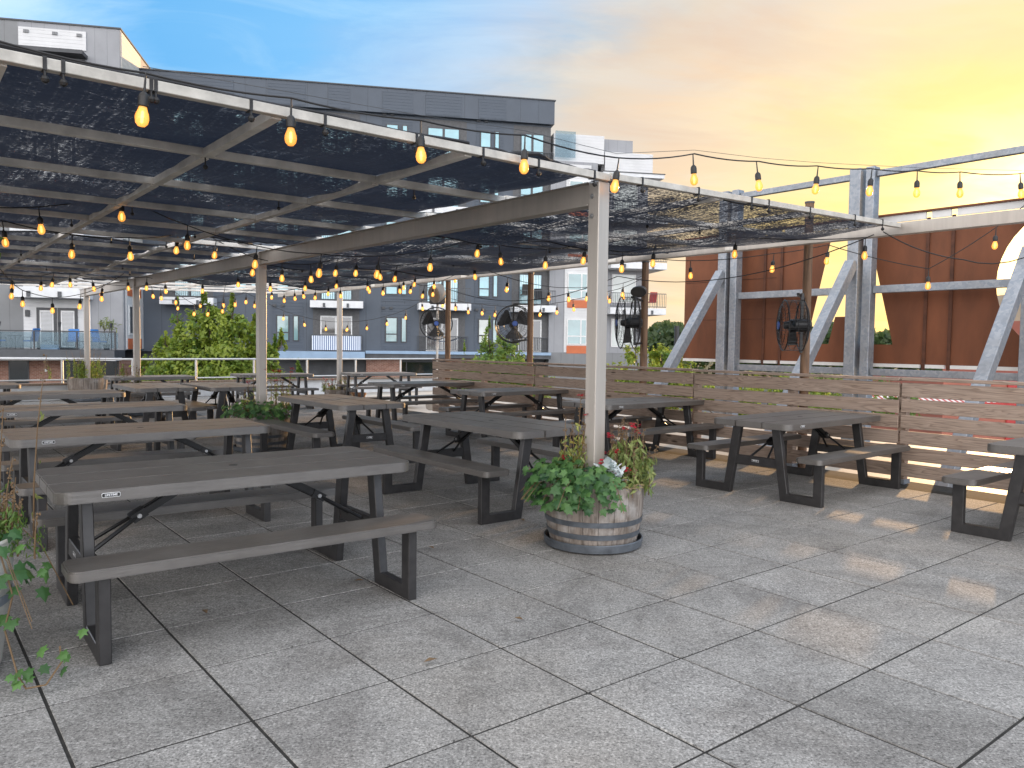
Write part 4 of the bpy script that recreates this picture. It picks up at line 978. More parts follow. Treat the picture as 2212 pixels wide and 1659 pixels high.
# ------------------------------------------------------------------ string lights
STR = {
 'front':[(-2.17, 3.26, 2.46), (-1.7, 3.63, 2.45), (-1.15, 4.07, 2.48), (-0.54, 4.55, 2.51), (0.06, 5.03, 2.56), (0.71, 5.55, 2.55), (1.39, 6.15, 2.73), (2.0, 6.5, 2.76), (2.61, 6.85, 2.81), (3.19, 7.1, 2.85), (3.71, 7.3, 2.88), (4.22, 7.5, 2.92), (4.99, 7.8, 2.98)],
 'near':[(-4.67, 6.8, 2.33), (-4.78, 7.4, 2.33), (-4.43, 7.9, 2.28), (-4.09, 8.4, 2.32), (-4.02, 9.4, 2.5)],
 'near2':[(-4.49, 6.6, 2.33), (-4.2, 7.0, 2.4), (-3.48, 7.0, 2.52), (-3.23, 7.8, 2.37), (-2.72, 8.3, 2.24), (-1.97, 8.0, 2.13), (-1.45, 8.4, 2.16), (-0.94, 8.9, 2.29), (-0.43, 9.4, 2.51), (-0.16, 9.6, 2.44), (0.39, 9.6, 2.4), (0.84, 9.4, 2.44), (1.28, 9.3, 2.34), (1.63, 9.2, 2.4), (2.47, 8.8, 2.47), (3.83, 8.6, 2.45)],
 'mid':[(-3.64, 9.6, 2.47), (-3.31, 10.0, 2.3), (-3.0, 10.2, 2.25), (-2.65, 10.3, 2.25), (-2.39, 10.6, 2.36), (-2.16, 10.8, 2.38), (-1.87, 11.0, 2.35), (-1.68, 11.2, 2.34)],
 'under':[(-4.55, 13.0, 2.36), (-4.08, 13.2, 2.31), (-3.57, 13.5, 2.35), (-3.1, 13.8, 2.41), (-2.59, 14.0, 2.39), (-2.35, 14.2, 2.33), (-2.08, 14.4, 2.38), (-1.83, 14.6, 2.52), (-1.49, 14.8, 2.5), (-1.1, 15.0, 2.64)],
 'beam':[(-5.84, 16.5, 2.19), (-5.61, 16.5, 2.25), (-5.43, 16.5, 2.17), (-5.04, 16.4, 2.35), (-4.75, 16.3, 2.28), (-4.5, 16.2, 2.32), (-4.3, 16.1, 2.36), (-4.03, 16.0, 2.33), (-3.74, 15.9, 2.41), (-3.47, 15.8, 2.36), (-2.83, 15.5, 2.44), (-2.12, 15.2, 2.5), (-1.98, 15.2, 2.43), (-1.72, 15.0, 2.33), (-1.52, 14.9, 2.36)],
 'out':[(-2.02, 17.5, 2.2), (-1.55, 17.3, 2.27), (-1.26, 17.2, 2.2), (-0.97, 17.0, 2.12), (-0.66, 16.8, 2.09), (-0.38, 16.6, 2.05), (0.56, 16.1, 2.05), (0.89, 15.9, 2.09), (1.21, 15.7, 2.15), (1.53, 15.5, 2.22), (1.88, 15.3, 2.3), (2.12, 15.1, 2.36)],
 'out2':[(-0.6, 12.2, 2.47), (-0.1, 12.6, 2.31), (0.59, 13.0, 2.2), (0.93, 13.2, 2.2), (1.25, 13.3, 2.22), (1.59, 13.4, 2.25), (1.88, 13.5, 2.31)],
 'left':[(-7.97, 12.5, 2.24), (-7.69, 12.8, 2.25), (-7.62, 13.0, 2.32), (-7.44, 13.2, 2.34), (-7.21, 13.5, 2.29), (-6.76, 13.8, 2.33), (-6.53, 14.0, 2.35), (-6.28, 14.2, 2.31), (-5.77, 14.6, 2.35)],
 'low':[(-7.02, 11.0, 2.02), (-7.12, 11.4, 1.93), (-7.04, 12.0, 1.86), (-6.95, 12.6, 1.95), (-6.81, 13.0, 2.1)],
 'tree':[(-7.85, 15.0, 2.29), (-7.11, 15.5, 2.29), (-6.99, 15.6, 2.26), (-6.78, 15.8, 2.19), (-6.5, 16.0, 1.97), (-6.25, 16.1, 1.97), (-6.0, 16.2, 2.04), (-6.01, 16.3, 2.16)],
 'tree2':[(-7.68, 18.0, 2.16), (-7.21, 18.1, 2.23), (-6.71, 18.2, 2.29), (-6.48, 18.3, 2.32)],
 'far':[(-5.7, 19.5, 2.0), (-5.16, 19.4, 1.85), (-4.6, 19.3, 1.75), (-4.05, 19.2, 1.74), (-3.55, 19.1, 1.78), (-3.05, 19.0, 1.89), (-2.58, 18.9, 2.04)],
 'sign':[(2.34, 10.4, 2.37), (3.29, 10.0, 2.43), (3.86, 9.7, 2.51), (4.85, 9.2, 2.18), (5.43, 8.9, 2.62)],
}
LAB = {'front': 'string of amber bulbs along the front rail and out to the sign', 'near': 'short string of large amber bulbs at the far left under the front cloth', 'near2': 'long string of amber bulbs crossing the pergola from left to the sign',
 'mid': 'string of amber bulbs right of the second post under the middle bays', 'under': 'string of small bulbs under the far bays above the white post', 'beam': 'string of tiny bulbs along the far perimeter beam',
 'out': 'distant bulb string swagged beyond the fan stand and the fence', 'out2': 'bulb string passing in front of the grey facade beside the front post', 'left': 'bulb string level with the left balcony slab',
 'low': 'low drooping bulb string in front of the left balcony doors', 'tree': 'bulb string dipping in front of the big bright tree', 'tree2': 'short bulb string by the top of the big bright tree',
 'far': 'faint drooping bulb string before the striped balcony', 'sign': 'sparse bulb string hanging before the rusty sign'}
def bulb_meshes():
    s = MB(); s.lathe([(.004, .145), (.006, .06), (.012, .055), (.021, .045), (.024, .03), (.024, -.004), (.02, -.008)], 12)
    g = MB(); g.lathe([(.017, -.008), (.020, -.02), (.029, -.045), (.031, -.062), (.027, -.082), (.015, -.096), (.001, -.099)], 14)
    f = MB(); f.lathe([(.001, -.025), (.006, -.03), (.0075, -.055), (.006, -.078), (.001, -.082)], 8)
    out = []
    for nm, mb_, mt in (('socket', s, 'cable'), ('bulb', g, 'bulb'), ('filament', f, 'filament')):
        o = mb_.build(nm, mt, None, smooth=True); out.append(o.data); bpy.data.objects.remove(o)
    return out
BS, BG, BF = bulb_meshes()
for key, pts in STR.items():
    pts = [Vector(p) for p in pts]; t = thing('string_light', LAB[key], 'string lights', pts[0], 0, 'string lights')
    tops = [p + Vector((0, 0, .205)) for p in pts]; path = []
    ext0 = tops[0] + (tops[0] - tops[1]).normalized() * .5 + Vector((0, 0, .08)); ext1 = tops[-1] + (tops[-1] - tops[-2]).normalized() * .5 + Vector((0, 0, .10))
    full = [ext0] + tops + [ext1]
    for i in range(len(full) - 1): path += sag(full[i], full[i + 1], 6, .022 * min(1.6, (full[i + 1] - full[i]).length))[: (6 if i < len(full) - 2 else 7)]
    mb = MB(); mb.tube(path, .0055, 6); mb.build('cable', 'cable', t, smooth=True)
    for p in pts:
        s = bpy.data.objects.new('socket', BS); C.objects.link(s); s.parent = t; s.location = p - t.location + Vector((0, 0, .06))
        s.rotation_euler = (rng.normal(0, .085), rng.normal(0, .085), rng.uniform(0, 6))
        b = bpy.data.objects.new('bulb', BG); C.objects.link(b); b.parent = s
        f = bpy.data.objects.new('filament', BF); C.objects.link(f); f.parent = s
    if key == 'front':
        mb = MB(); mb.tube([q + Vector((0, 0, .028)) for q in tops[1:]], .0018, 5); mb.build('support_wire', 'wire', t)
cb = thing('power_cable', 'loose black power cables looping from the front right beam end', 'cable', W(4.3, 8.3, 2.6))
mb = MB(); mb.tube(sag(W(4.1, 8.25, 2.68), W(3.2, 8.0, 2.3), 10, .05) + sag(W(3.2, 8.0, 2.3), W(2.0, 8.3, 3.0), 10, .3)[1:], .006, 6); mb.tube(sag(W(4.2, 8.25, 2.66), W(8.0, 8.3, 2.45), 14, .25), .006, 6); mb.tube(sag(W(8.0, 8.3, 2.45), W(12.5, 8.3, 2.5), 14, .3), .006, 6)
mb.build('cable', 'cable', cb, smooth=True)

# ------------------------------------------------------------------ apartment block
apt = thing('apartment_block', 'long charcoal apartment block with white balcony slabs behind the terrace', 'building', FW(-8, 0, -5))
def fbox(name, mat, u0, u1, v0, v1, z0, z1, par=apt):
    mb = MB(); l = FW((u0 + u1) / 2, (v0 + v1) / 2, (z0 + z1) / 2)
    mb.box((-(u1 - u0) / 2, -(v1 - v0) / 2, -(z1 - z0) / 2), ((u1 - u0) / 2, (v1 - v0) / 2, (z1 - z0) / 2))
    o = mb.build(name, mat, None)
    ploc = par.location if par.parent is None else par.location + par.parent.location
    if par.parent is None: o.parent = par; o.location = l - par.location; o.rotation_euler = (0, 0, FD)
    else:
        o.parent = par; d = l - (par.parent.location + par.location); d.rotate(Matrix.Rotation(-FD, 3, 'Z')); o.location = d
    return o
# note: in the facade frame local x = along facade, local -y = towards the terrace
def _fb(name, mat, u0, u1, d0, d1, z0, z1, par=apt): return fbox(name, mat, u0, u1, d0, d1, z0, z1, par)
FLO = [.95, 4.0, 7.05, 10.1, 13.15]
def window(u0, u1, z0, z1, d, pane='pane', frame='dk_trim', split=True, par=apt):
    w = fbox('window', frame, u0, u1, d, d + .05, z0, z1, par); f = .07
    if split and z1 - z0 > 1.2:
        zm = z0 + (z1 - z0) * .33
        fbox('pane', pane, u0 + f, u1 - f, d + .05, d + .056, zm + .04, z1 - f, w); fbox('pane', pane, u0 + f, u1 - f, d + .05, d + .056, z0 + f, zm - .04, w)
    else: fbox('pane', pane, u0 + f, u1 - f, d + .05, d + .056, z0 + f, z1 - f, w)
    return w
fbox('wall', 'dk_panel', -24.0, 2.4, -12, 0.0, .75, 15.9)
fbox('parapet', 'dk_panel', -24.0, 2.55, -12, .35, 15.9, 17.40)
fbox('parapet_cap', 'dk_trim', -24.0, 2.62, -12, .42, 17.40, 17.47)
for u0, u1 in ((-21.5, -17.5), (-15.5, -13.3), (-11.9, -10.6), (-8.6, -6.7), (-5.9, -3.6), (-2.5, -.7)):
    fbox('lap_panel', 'dk_lap', u0, u1, .35, .38, 15.95, 17.2)
BAY = [(-21.5, -18.8), (-12.85, -9.98), (-6.2, -3.2), (-.1, 2.4)]
WIN = [(-15.07, -14.29, -14.07, -13.70), (-8.36, -7.57, -7.36, -6.98), (-2.33, -1.6, -1.39, -1.04), (-17.6, -16.8, -16.6, -16.25)]
for i, z in enumerate(FLO):
    up_p = 'pane_up' if i > 0 else 'pane'
    for u0, u1, u2, u3 in WIN:
        if i == 0 and u0 < -17: continue
        fbox('lap_panel', 'dk_lap', u0 - .25, u3 + .25, 0, .03, z + .1, z + 3.0)
        window(u0, u1, z + .52, z + 2.14, .03, up_p if i else ('pane' if u0 < -6 else 'pane_cur')); window(u2, u3, z + .52, z + 2.14, .03, up_p, split=False)
        fbox('vent_hood', 'dk_trim', u0 - .22, u0 + .0, .03, .16, z + 2.66, z + 2.80); fbox('vent_hood', 'dk_trim', u0 + .28, u0 + .48, .03, .16, z + 2.66, z + 2.80)
    for u0, u1 in BAY:
        if i == 0 and u0 < -20: continue
        fbox('recess', 'soffit', u0, u1, 0, .02, z, z + 2.62)
        dr = fbox('balcony_door', 'trim' if i == 0 else 'dk_trim', u0 + .45, u1 - .45, .02, .06, z, z + 2.15)
        nd = 2; wd = (u1 - u0 - .9) / nd
        for k in range(nd): fbox('pane', 'pane_blind' if i == 1 else 'pane_up' if i > 1 else 'pane_dark', u0 + .45 + k * wd + .08, u0 + .45 + (k + 1) * wd - .08, .06, .066, z + .12, z + 2.05, dr)
        proj = .12 if i in (0, 4) else 1.25
        if i > 0 and i < 4: bal = fbox('balcony_slab', 'fascia', u0 - .12, u1 + .22, 0, proj, z - .43, z)
        else: bal = fbox('balcony_slab', 'dk_trim', u0 - .02, u1 + .05, 0, proj + .1, z - .08, z)
        r0_, r1_ = (u0 - .10, u1 + .18)
        fbox('rail_bar', 'dk_metal', r0_, r1_, proj - .03, proj + .01, z + .93, z + .98, bal); fbox('rail_bar', 'dk_metal', r0_, r1_, proj - .03, proj + .01, z + .06, z + .10, bal)
        mb = MB(); nb_ = int((r1_ - r0_) / .11)
        for k in range(nb_ + 1):
            x = r0_ + (r1_ - r0_) * k / nb_ - (r0_ + r1_) / 2; mb.box((x - .012, -.012, -.415), (x + .012, .012, .415))
        o = mb.build('balusters', 'dk_metal', None); o.parent = bal; d = FW((r0_ + r1_) / 2, proj - .01, z + .515) - (apt.location + bal.location); d.rotate(Matrix.Rotation(-FD, 3, 'Z')); o.location = d
        if 0 < i < 4:
            for k in (-.25, .25): fbox('wall_lamp', 'dk_metal', (u0 + u1) / 2 + k * (u1 - u0) - .07, (u0 + u1) / 2 + k * (u1 - u0) + .07, proj, proj + .06, z - .40, z - .16)
# pale grey right wing
fbox('wing_wall', 'lg_panel', 2.4, 5.6, -12, .25, .95, 13.6); fbox('wing_wall', 'lg_panel', 5.6, 9.5, -12, -.6, .95, 13.0)
fbox('wing_base', 'mg_panel', 2.4, 9.5, -12, .30, -5, .95); fbox('wing_top', 'wh_lap', 2.62, 6.1, -12, .0, 13.6, 15.45); fbox('wing_top', 'lg_panel', 6.1, 8.3, -12, -.5, 13.0, 15.40)
fbox('wing_top', 'wh_lap', 6.2, 9.6, -12, -.05, 13.05, 14.46); fbox('roof_overhang', 'fascia', 5.9, 10.2, -12, .6, 12.75, 13.0); fbox('roof_edge', 'dk_trim', 5.9, 10.25, -12, .65, 13.0, 13.05)
fbox('glass_screen', 'bglass', 2.62, 4.0, .38, .42, 13.8, 15.5)
fbox('white_band', 'wh_lap', 3.45, 5.15, .25, .28, .97, 13.4)
for z in FLO[:4]:
    window(3.63, 5.02, z + .53, z + 2.25, .28, 'pane', 'trim'); fbox('mullion', 'trim', 4.55, 4.64, .335, .35, z + .55, z + 2.2); fbox('orange_infill', 'orange', 3.63, 5.0, .28, .32, z - .06, z + .46)
    window(7.03, 8.75, z + .4, z + 2.35, -.6, 'pane_cur', 'trim', False)
    b_ = fbox('balcony_slab', 'fascia', 6.45, 10.4, -2.5, .9, z - .43, z) if z > 1 else None
    if b_:
        for zz in (.95, .06): fbox('rail_bar', 'dk_metal', 6.45, 10.4, .86, .90, z + zz, z + zz + .05, b_)
        mb = MB()
        for k in range(34): x = -1.97 + 3.94 * k / 33; mb.box((x - .012, -.012, -.43), (x + .012, .012, .43))
        o = mb.build('balusters', 'dk_metal', None); o.parent = b_; d = FW(8.42, .88, z + .51) - (apt.location + b_.location); d.rotate(Matrix.Rotation(-FD, 3, 'Z')); o.location = d
        for k in (7.4, 9.4): fbox('wall_lamp', 'dk_metal', k - .07, k + .07, .9, .96, z - .40, z - .15)
# ground floor shops
fbox('shop_wall', 'dk_metal', -24, 2.4, -12, -.5, -5, .75); fbox('shop_glass', 'pane_dark', -9.4, 2.3, -.5, -.45, -3.4, .2); fbox('canopy', 'blue_metal', -15.7, -9.65, 0, 1.6, .42, .86); fbox('ledge', 'dk_metal', -9.6, 2.4, 0, .9, .50, .75); fbox('ledge_cap', 'blue_metal', -9.6, 2.4, 0, 1.0, .75, .93)
fbox('brick_pier', 'brick', -9.55, -7.3, -.4, .25, -5, .5); fbox('brick_pier', 'brick', -4.2, -2.2, -.4, .25, -5, .5)
for k in range(5): fbox('shop_mullion', 'dk_trim', -7.0 + k * 1.9, -6.92 + k * 1.9, -.45, -.38, -3.4, .2)
# pale corner block on the left, nearer than the charcoal front
blk = thing('corner_block', 'pale grey corner apartment block with a glass balcony and brick base at left', 'building', FW(-28, 2, -5))
def bbox(name, mat, u0, u1, v0, v1, z0, z1, par=None): return fbox(name, mat, u0, u1, v0, v1, z0, z1, par or blk)
bbox('wall', 'mg_panel', -40, -27.9, -10, 4.0, .85, 18.3); bbox('wall', 'lg_panel', -27.9, -22.85, -10, 4.0, .85, 18.3); bbox('parapet_cap', 'dk_trim', -40, -22.8, -10, 4.06, 18.3, 18.38)
bbox('side_cladding', 'sun_tint_lap', -22.85, -22.80, .02, 3.9, 7.0, 18.2); bbox('side_cladding', 'wh_lap', -22.85, -22.80, .02, 3.6, .9, 4.9)
bbox('orange_infill', 'orange', -22.85, -22.78, .5, 3.4, .9, 1.5); bbox('orange_infill', 'orange', -22.85, -22.78, .5, 3.4, 3.9, 4.7)
w_ = bbox('window', 'trim', -22.85, -22.76, 1.2, 3.2, 1.7, 3.4); bbox('pane', 'pane_dark', -22.76, -22.75, 1.35, 2.1, 1.8, 3.3, w_); bbox('pane', 'pane_dark', -22.76, -22.75, 2.25, 3.05, 1.8, 3.3, w_)
bbox('lap_panel', 'wh_lap', -27.86, -24.55, 4.0, 4.06, 17.0, 18.0); bbox('wall_vent', 'mg_panel', -27.6, -27.35, 4.06, 4.12, 17.7, 17.85); bbox('wall_vent', 'mg_panel', -26.2, -25.95, 4.06, 4.12, 17.7, 17.85); bbox('wall_vent', 'mg_panel', -25.0, -24.75, 4.06, 4.12, 17.7, 17.85)
bbox('awning_slab', 'dk_trim', -27.9, -24.5, 4.0, 4.9, 16.55, 16.75); bbox('recess', 'soffit', -27.8, -24.6, 4.0, 4.03, 14.2, 16.5)
for z in (.87, 3.95, 7.0, 10.05):
    bbox('lap_panel', 'wh_lap', -27.86, -24.52, 4.0, 4.05, z, z + 2.72)
    for u0 in (-27.2, -26.15):
        d = bbox('balcony_door', 'dk_trim', u0, u0 + .98, 4.05, 4.12, z, z + 2.25); bbox('door_frame', 'trim', u0 + .16, u0 + .84, 4.12, 4.13, z + .12, z + 2.1, d); bbox('pane', 'pane_hblind', u0 + .22, u0 + .78, 4.13, 4.136, z + .2, z + 2.02, d)
    bbox('wall_lamp', 'dk_trim', -27.75, -27.55, 4.05, 4.15, z + 1.75, z + 2.1)
    if z > 1:
        s_ = bbox('balcony_slab', 'fascia', -27.95, -24.4, 4.0, 5.4, z - .35, z + .2)
        for k in (-27.1, -25.6): bbox('wall_lamp', 'dk_metal', k - .09, k + .09, 5.4, 5.46, z - .32, z - .02)
sl = bbox('balcony_slab', 'dk_metal', -40, -22.8, 4.0, 6.0, .45, .86); bbox('slab_cap', 'fascia', -40, -22.7, 5.0, 6.1, .30, .45)
for k in range(8):
    u0 = -39.0 + k * 2.05; bbox('glass_panel', 'bglass', u0 + .05, u0 + 2.0, 5.86, 5.88, .95, 1.78, sl); bbox('rail_post', 'dk_trim', u0 - .03, u0 + .03, 5.84, 5.90, .86, 1.84, sl)
bbox('hand_rail', 'dk_trim', -40, -22.75, 5.83, 5.91, 1.80, 1.86, sl); bbox('rail_post', 'dk_trim', -22.82, -22.74, 5.84, 5.90, .86, 1.84, sl)
bbox('brick_base', 'brick', -40, -22.9, -10, 4.4, -5, .30)
for u0, u1 in ((-28.5, -27.5), (-25.8, -23.0)): w_ = bbox('shop_window', 'dk_trim', u0, u1, 4.4, 4.44, -2.5, .25); bbox('pane', 'pane_dark', u0 + .06, u1 - .06, 4.44, 4.446, -2.4, .2, w_)
bbox('meter_box', 'fascia', -26.75, -26.6, 4.4, 4.48, -.35, -.2)
# balcony furniture
def chair(label, u, v, z, ang, mat='chair_blue', hi=0.0, grp='blue balcony chairs'):
    t = thing('patio_chair', label, 'chair', FW(u, v, z), FD + ang, grp)
    mb = MB(); mb.box((-.26, -.26, .40 + hi), (.26, .24, .48 + hi)); mb.build('seat', mat, t, local=True, bevel=.02)
    mb = MB(); mb.obox((0, .28, .78 + hi), (.26, 0, 0), (0, .03, .0), (0, .08, .32)); mb.build('backrest', mat, t, local=True, bevel=.02)
    mb = MB()
    for sx in (-.27, .27):
        mb.tube([(sx, -.24, 0), (sx, -.24, .62 + hi), (sx, .26, .64 + hi)], .014, 6); mb.tube([(sx, .24, 0), (sx, .24, .5 + hi)], .014, 6)
    mb.build('frame', 'dk_trim', t, local=True)
for u, an, l in ((-28.55, R(110), 'leftmost blue chair on the glass balcony, turned to the small table'), (-27.1, R(-110), 'blue chair right of the small balcony table before the doors'), (-25.05, R(10), 'blue chair facing out beside the balcony door'), (-23.75, R(60), 'rightmost blue armchair on the glass balcony'),): chair(l, u, 5.2, .87, an)
def ptable(label, u, v, z, r=.35, h=.72):
    t = thing('bistro_table', label, 'table', FW(u, v, z), 0, 'small balcony tables'); mb = MB(); mb.lathe([(.001, h), (r, h), (r, h - .03), (.001, h - .03)], 18); mb.build('tabletop', 'dk_trim', t, local=True)
    for k in range(4):
        a = k * math.pi / 2 + .6; mb = MB(); mb.tube([(r * .7 * math.cos(a), r * .7 * math.sin(a), h - .03), (.09 * math.cos(a), .09 * math.sin(a), h * .5), (r * .75 * math.cos(a), r * .75 * math.sin(a), 0)], .012, 6); mb.build('leg', 'dk_trim', t, local=True)
ptable('thin dark table between two blue chairs on the glass balcony', -27.85, 5.2, .87); ptable('low dark table between the right pair of blue chairs', -24.4, 5.2, .87, .3, .45)
for u, l in ((-28.3, 'dark garden torch at the left of the glass balcony rail'), (-25.45, 'dark garden torch before the right door'), (-22.95, 'dark garden torch at the right corner of the glass balcony')):
    t = thing('garden_torch', l, 'torch', FW(u, 5.95, .87), 0, 'garden torches'); mb = MB(); mb.tube([(0, 0, 0), (0, 0, 1.2)], .02, 6); mb.build('pole', 'dk_trim', t, local=True); mb = MB(); mb.lathe([(.001, 1.2), (.05, 1.2), (.085, 1.42), (.06, 1.42), (.04, 1.25)], 10); mb.build('lamp_head', 'dk_trim', t, local=True)
t = thing('balcony_flower_box', 'blue trough of pale flowers before the balcony doors', 'planter', FW(-26.1, 5.4, .87)); mb = MB(); mb.box((-.45, -.12, 0), (.45, .12, .25)); mb.build('trough', 'blue_metal', t, local=True)
n = 90; leaf_cloud('flowers', 'silver', t, np.stack([rng.normal(0, .22, n), rng.normal(0, .08, n), .3 + abs(rng.normal(0, .12, n))], 1), rng.normal(size=(n, 3)), rng.uniform(.05, .1, n), rng.random(n))
t = thing('dracaena', 'spiky potted plant at the right end of the glass balcony', 'plant', FW(-23.45, 5.0, .87)); mb = MB(); mb.lathe([(.001, 0), (.14, 0), (.18, .3), (.001, .3)], 12); mb.build('pot', 'dk_trim', t, local=True); mb = MB(); mb.tube([(0, 0, .3), (-.15, 0, 1.3)], .02, 6); mb.tube([(0, 0, .3), (.2, 0, 1.25)], .02, 6); mb.build('stem', 'bark', t, local=True)
n = 70; cc = np.concatenate([np.array((-.15, 0, 1.35)) + rng.normal(0, .16, (35, 3)), np.array((.2, 0, 1.3)) + rng.normal(0, .16, (35, 3))]); leaf_cloud('leaves', 'stalk', t, cc, rng.normal(size=(n, 3)), np.full(n, .42), rng.random(n), .12)
t = thing('striped_screen', 'blue and white striped fabric screen along a low balcony rail', 'screen', FW(-11.4, .34, 1.4)); t.rotation_euler = (0, 0, FD); mb = MB(); mb.box((-1.5, -.02, -.46), (1.52, .0, .44)); mb.build('fabric', 'stripe', t, local=True)
t = thing('hammock', 'blue and white hammock strung across a lower balcony', 'hammock', FW(-4.6, .55, 1.75)); t.rotation_euler = (0, 0, FD); mb = MB(); pr = [(-1.1 + 2.2 * k / 12, .30 * ((k - 6) / 6) ** 2 - .2) for k in range(13)]
k0 = 0
for x, z in pr: mb.v += [(x, -.25, z + .05), (x, .2, z)]
for k in range(12): mb.f.append((2 * k, 2 * k + 1, 2 * k + 3, 2 * k + 2)); mb.t.append(.5)
mb.build('fabric', 'stripe', t, local=True)
chair('tall dark bar chair on the balcony behind the middle fan', .62, .85, 4.0, R(180), 'speaker_dark', .25, 'tall balcony chairs'); chair('dark chair with a tilted back at the right of the same balcony', 1.6, .75, 4.0, R(150), 'dk_trim', 0, 'tall balcony chairs')
chair('red chair on the right corner balcony', 9.6, .3, 4.0, R(180), 'red', 0, 'corner balcony chairs')

# ------------------------------------------------------------------ trees
tree('big bright green tree behind the back railing', (-11.6, 30.0, -5), [(0, 0, 4.3, 1.9, 1), (-1.6, .2, 4.0, 1.5, 1), (1.35, -.1, 4.2, 1.5, 1), (.1, 0, 6.0, 1.25, 1), (-.75, .1, 6.6, .8, 1), (1.1, .1, 6.2, .95, 1), (1.9, 0, 5.6, .75, 1), (.45, 0, 7.2, .6, .9), (-1.5, 0, 5.3, .95, 1), (2.4, -.2, 4.6, .75, .9), (3.0, .2, 4.2, .75, 1), (-2.7, 0, 4.1, .95, .9), (.6, -.9, 4.1, 1.3, 1), (1.0, .1, 6.9, .55, .9), (-.7, -.6, 5.2, 1.1, 1), (.9, -.6, 5.3, 1.1, 1), (2.5, 0, 5.7, .42, 1.3), (2.75, 0, 6.3, .3, 1.3), (-1.7, 0, 6.3, .35, 1.4), (-.2, 0, 7.5, .38, 1.4), (.9, 0, 7.5, .34, 1.4), (1.7, 0, 6.6, .4, 1.4), (-2.5, 0, 5.2, .4, 1.4), (-1.1, -.3, 7.2, .36, 1.4), (.2, -.5, 6.9, .4, 1.4), (-3.3, 0, 4.6, .38, 1.3), (3.4, 0, 5.0, .38, 1.3), (.9, -1.2, 5.2, .45, 1.3), (-.6, -1.2, 5.0, .45, 1.3)], 38000, .17, 'leaf_tree', .16)
tree('smaller green tree behind the wooden fence below the middle fan', (-.6, 31, -5), [(0, 0, 5.0, 1.1, 1), (-1.0, .2, 4.7, 1.0, 1), (.85, 0, 4.9, 1.0, 1), (.1, 0, 6.0, .65, .9), (-.35, .1, 6.7, .4, .8), (.6, .2, 6.0, .55, .9), (1.35, 0, 4.6, .75, .9), (-1.6, 0, 4.6, .65, .8), (-1.3, 0, 5.6, .38, .8)], 13000, .13, 'leaf_tree2', .12)
tree('yellow-green tree at the corner of the pale wing beside the front post', (6.0, 33, -5), [(0, 0, 4.9, 1.0, 1), (-1.2, .2, 4.7, .9, 1), (1.0, 0, 4.7, .9, 1), (.3, 0, 5.9, .55, .9), (-.8, .1, 6.0, .5, .8), (1.0, .2, 5.7, .55, .9), (1.7, 0, 4.4, .6, .9), (-1.9, 0, 4.5, .6, .8)], 12000, .14, 'leaf_tree', .12)
tree('low bright tree under the left end of the rusty sign', (9.9, 30, -5), [(0, 0, 4.2, 1.1, 1), (-1.5, .2, 4.5, .9, 1), (1.4, 0, 4.1, .9, 1), (2.6, 0, 3.8, .8, .9), (-2.3, 0, 4.0, .8, .8)], 5000, .15, 'leaf_tree', .12)
tree('low tree under the middle of the rusty sign', (14.8, 36, -5), [(0, 0, 4.1, 1.2, 1), (-1.7, .2, 4.3, 1.0, 1), (1.6, 0, 4.0, 1.1, 1), (3.0, 0, 3.8, .9, .9), (-3.0, 0, 3.8, .9, .8)], 5000, .17, 'leaf_tree2', .12)
# far wood on the horizon
n = 26000; xs = rng.uniform(10, 150, n); hh = 1.6 + 2.2 * np.sin(xs * .11 + 1) ** 2 + 1.5 * np.sin(xs * .37) ** 2 + 1.0 * np.sin(xs * .93) ** 2
zz = -5 + (5.6 + hh) * rng.random(n) ** .45; yy = 150 + rng.uniform(-6, 10, n) + rng.normal(0, 2, n)
fw_ = leaf_cloud('far_wood', 'leaf_far', None, np.stack([xs, yy, zz], 1), rng.normal(size=(n, 3)) + np.array((0, -1, .6)), rng.uniform(.7, 1.5, n), np.clip(rng.normal(.45, .25, n), 0, 1), .8)
fw_['kind'] = 'stuff'; fw_['label'] = 'distant dark treeline along the sunset horizon'; fw_['category'] = 'treeline'
mb = MB(); mb.v = [(-200, 158, -5), (400, 158, -5), (400, 260, 1.5), (-200, 260, 1.5)]; mb.f = [(0, 1, 2, 3)]; mb.t = [.5]; struct(mb.build('hill', 'hill'))

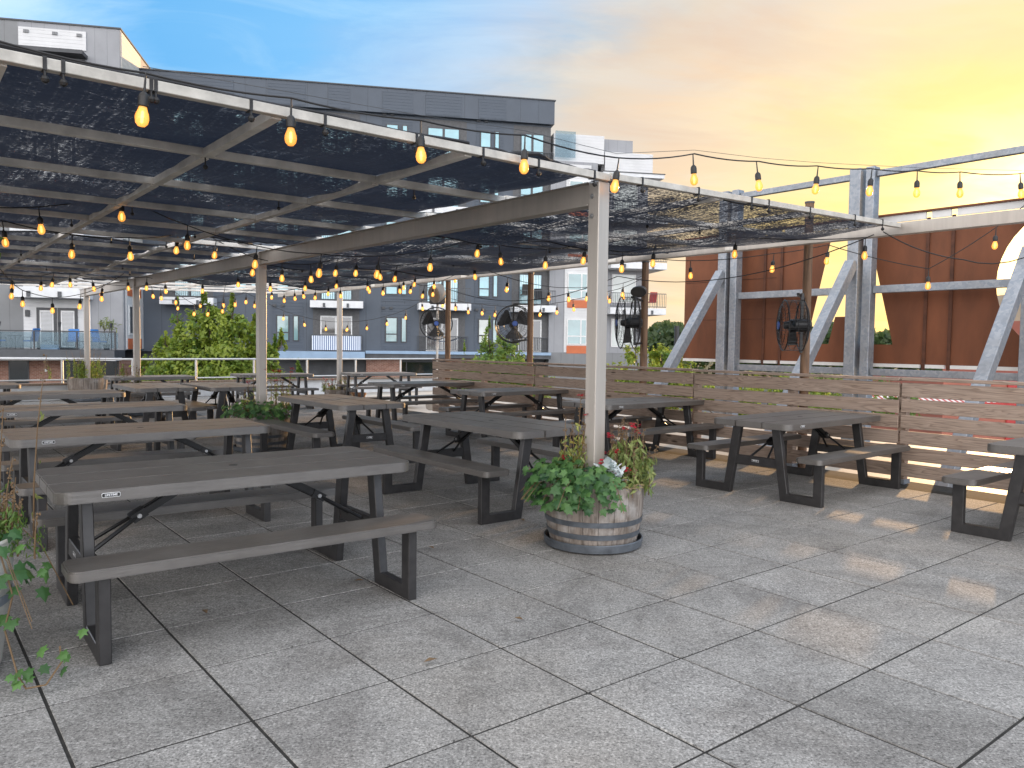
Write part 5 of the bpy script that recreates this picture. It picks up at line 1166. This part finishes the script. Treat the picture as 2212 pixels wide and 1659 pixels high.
# ------------------------------------------------------------------ buildings behind the sign
sb = thing('salmon_building', 'salmon painted building with dark windows behind the rusty sign at right', 'building', (34, 50, -5))
def wbox(name, mat, lo, hi, par): mb = MB(); mb.box(lo, hi); return mb.build(name, mat, par)
wbox('wall', 'salmon', (26.5, 48, -5), (33.0, 60, -.2), sb); wbox('wall', 'salmon', (33.0, 47.5, -5), (46, 60, 3.4), sb); wbox('upper_wall', 'cream', (33.0, 47.8, 3.4), (46, 60, 5.2), sb); wbox('red_pier', 'red', (30.4, 47.9, -5), (31.0, 48, -.25), sb); wbox('red_pier', 'red', (36.0, 47.4, -5), (36.8, 47.5, .2), sb)
for x0, x1, z0, z1 in ((33.6, 34.9, 1.2, 2.6), (33.6, 34.9, 3.6, 4.6), (36.2, 37.4, 1.2, 2.6), (32.0, 32.9, -1.6, -.6), (34.0, 35.6, -1.8, -.7)):
    w_ = wbox('window', 'trim', (x0, 47.42, z0), (x1, 47.5, z1), sb); mb = MB(); mb.box((x0 + .1, 47.40, z0 + .1), (x1 - .1, 47.42, z1 - .1)); sub(mb, 'pane', 'pane_dark', w_, sb.location)
aw = thing('striped_awning', 'red and white striped awning seen through the fence gap', 'awning', (20.5, 38.0, -1.2))
mb = MB(); mb.v = [(-4, 0, .62), (6, 0, .62), (6, -1.6, .22), (-4, -1.6, .22), (-4, 0, .57), (6, 0, .57), (6, -1.6, .17), (-4, -1.6, .17)]; mb.f = [(0, 3, 2, 1), (4, 5, 6, 7), (2, 3, 7, 6), (0, 1, 5, 4), (0, 4, 7, 3), (1, 2, 6, 5)]; mb.t = [.5] * 6; mb.build('canopy', 'awning', aw, local=True)
mb = MB(); mb.box((-4, -1.62, .08), (6, -1.56, .22)); mb.build('valance', 'red', aw, local=True)
for x in (-3.8, 5.8): mb = MB(); mb.tube([(x, -1.5, -3.8), (x, -1.5, .16)], .05, 8); mb.build('leg', 'red', aw, local=True)
lp = thing('utility_pole', 'dark utility pole with a small white light beside the sign brace', 'pole', (13.4, 64, -5)); mb = MB(); mb.tube([(0, 0, 0), (0, 0, 8.1)], [.24, .2], 10); mb.build('shaft', 'dk_trim', lp, local=True, smooth=True); mb = MB(); mb.lathe([(.001, -.2), (.18, -.1), (.18, .1), (.001, .2)], 10, (.45, -.1, 7.2)); mb.build('lamp_head', 'fascia', lp, local=True)
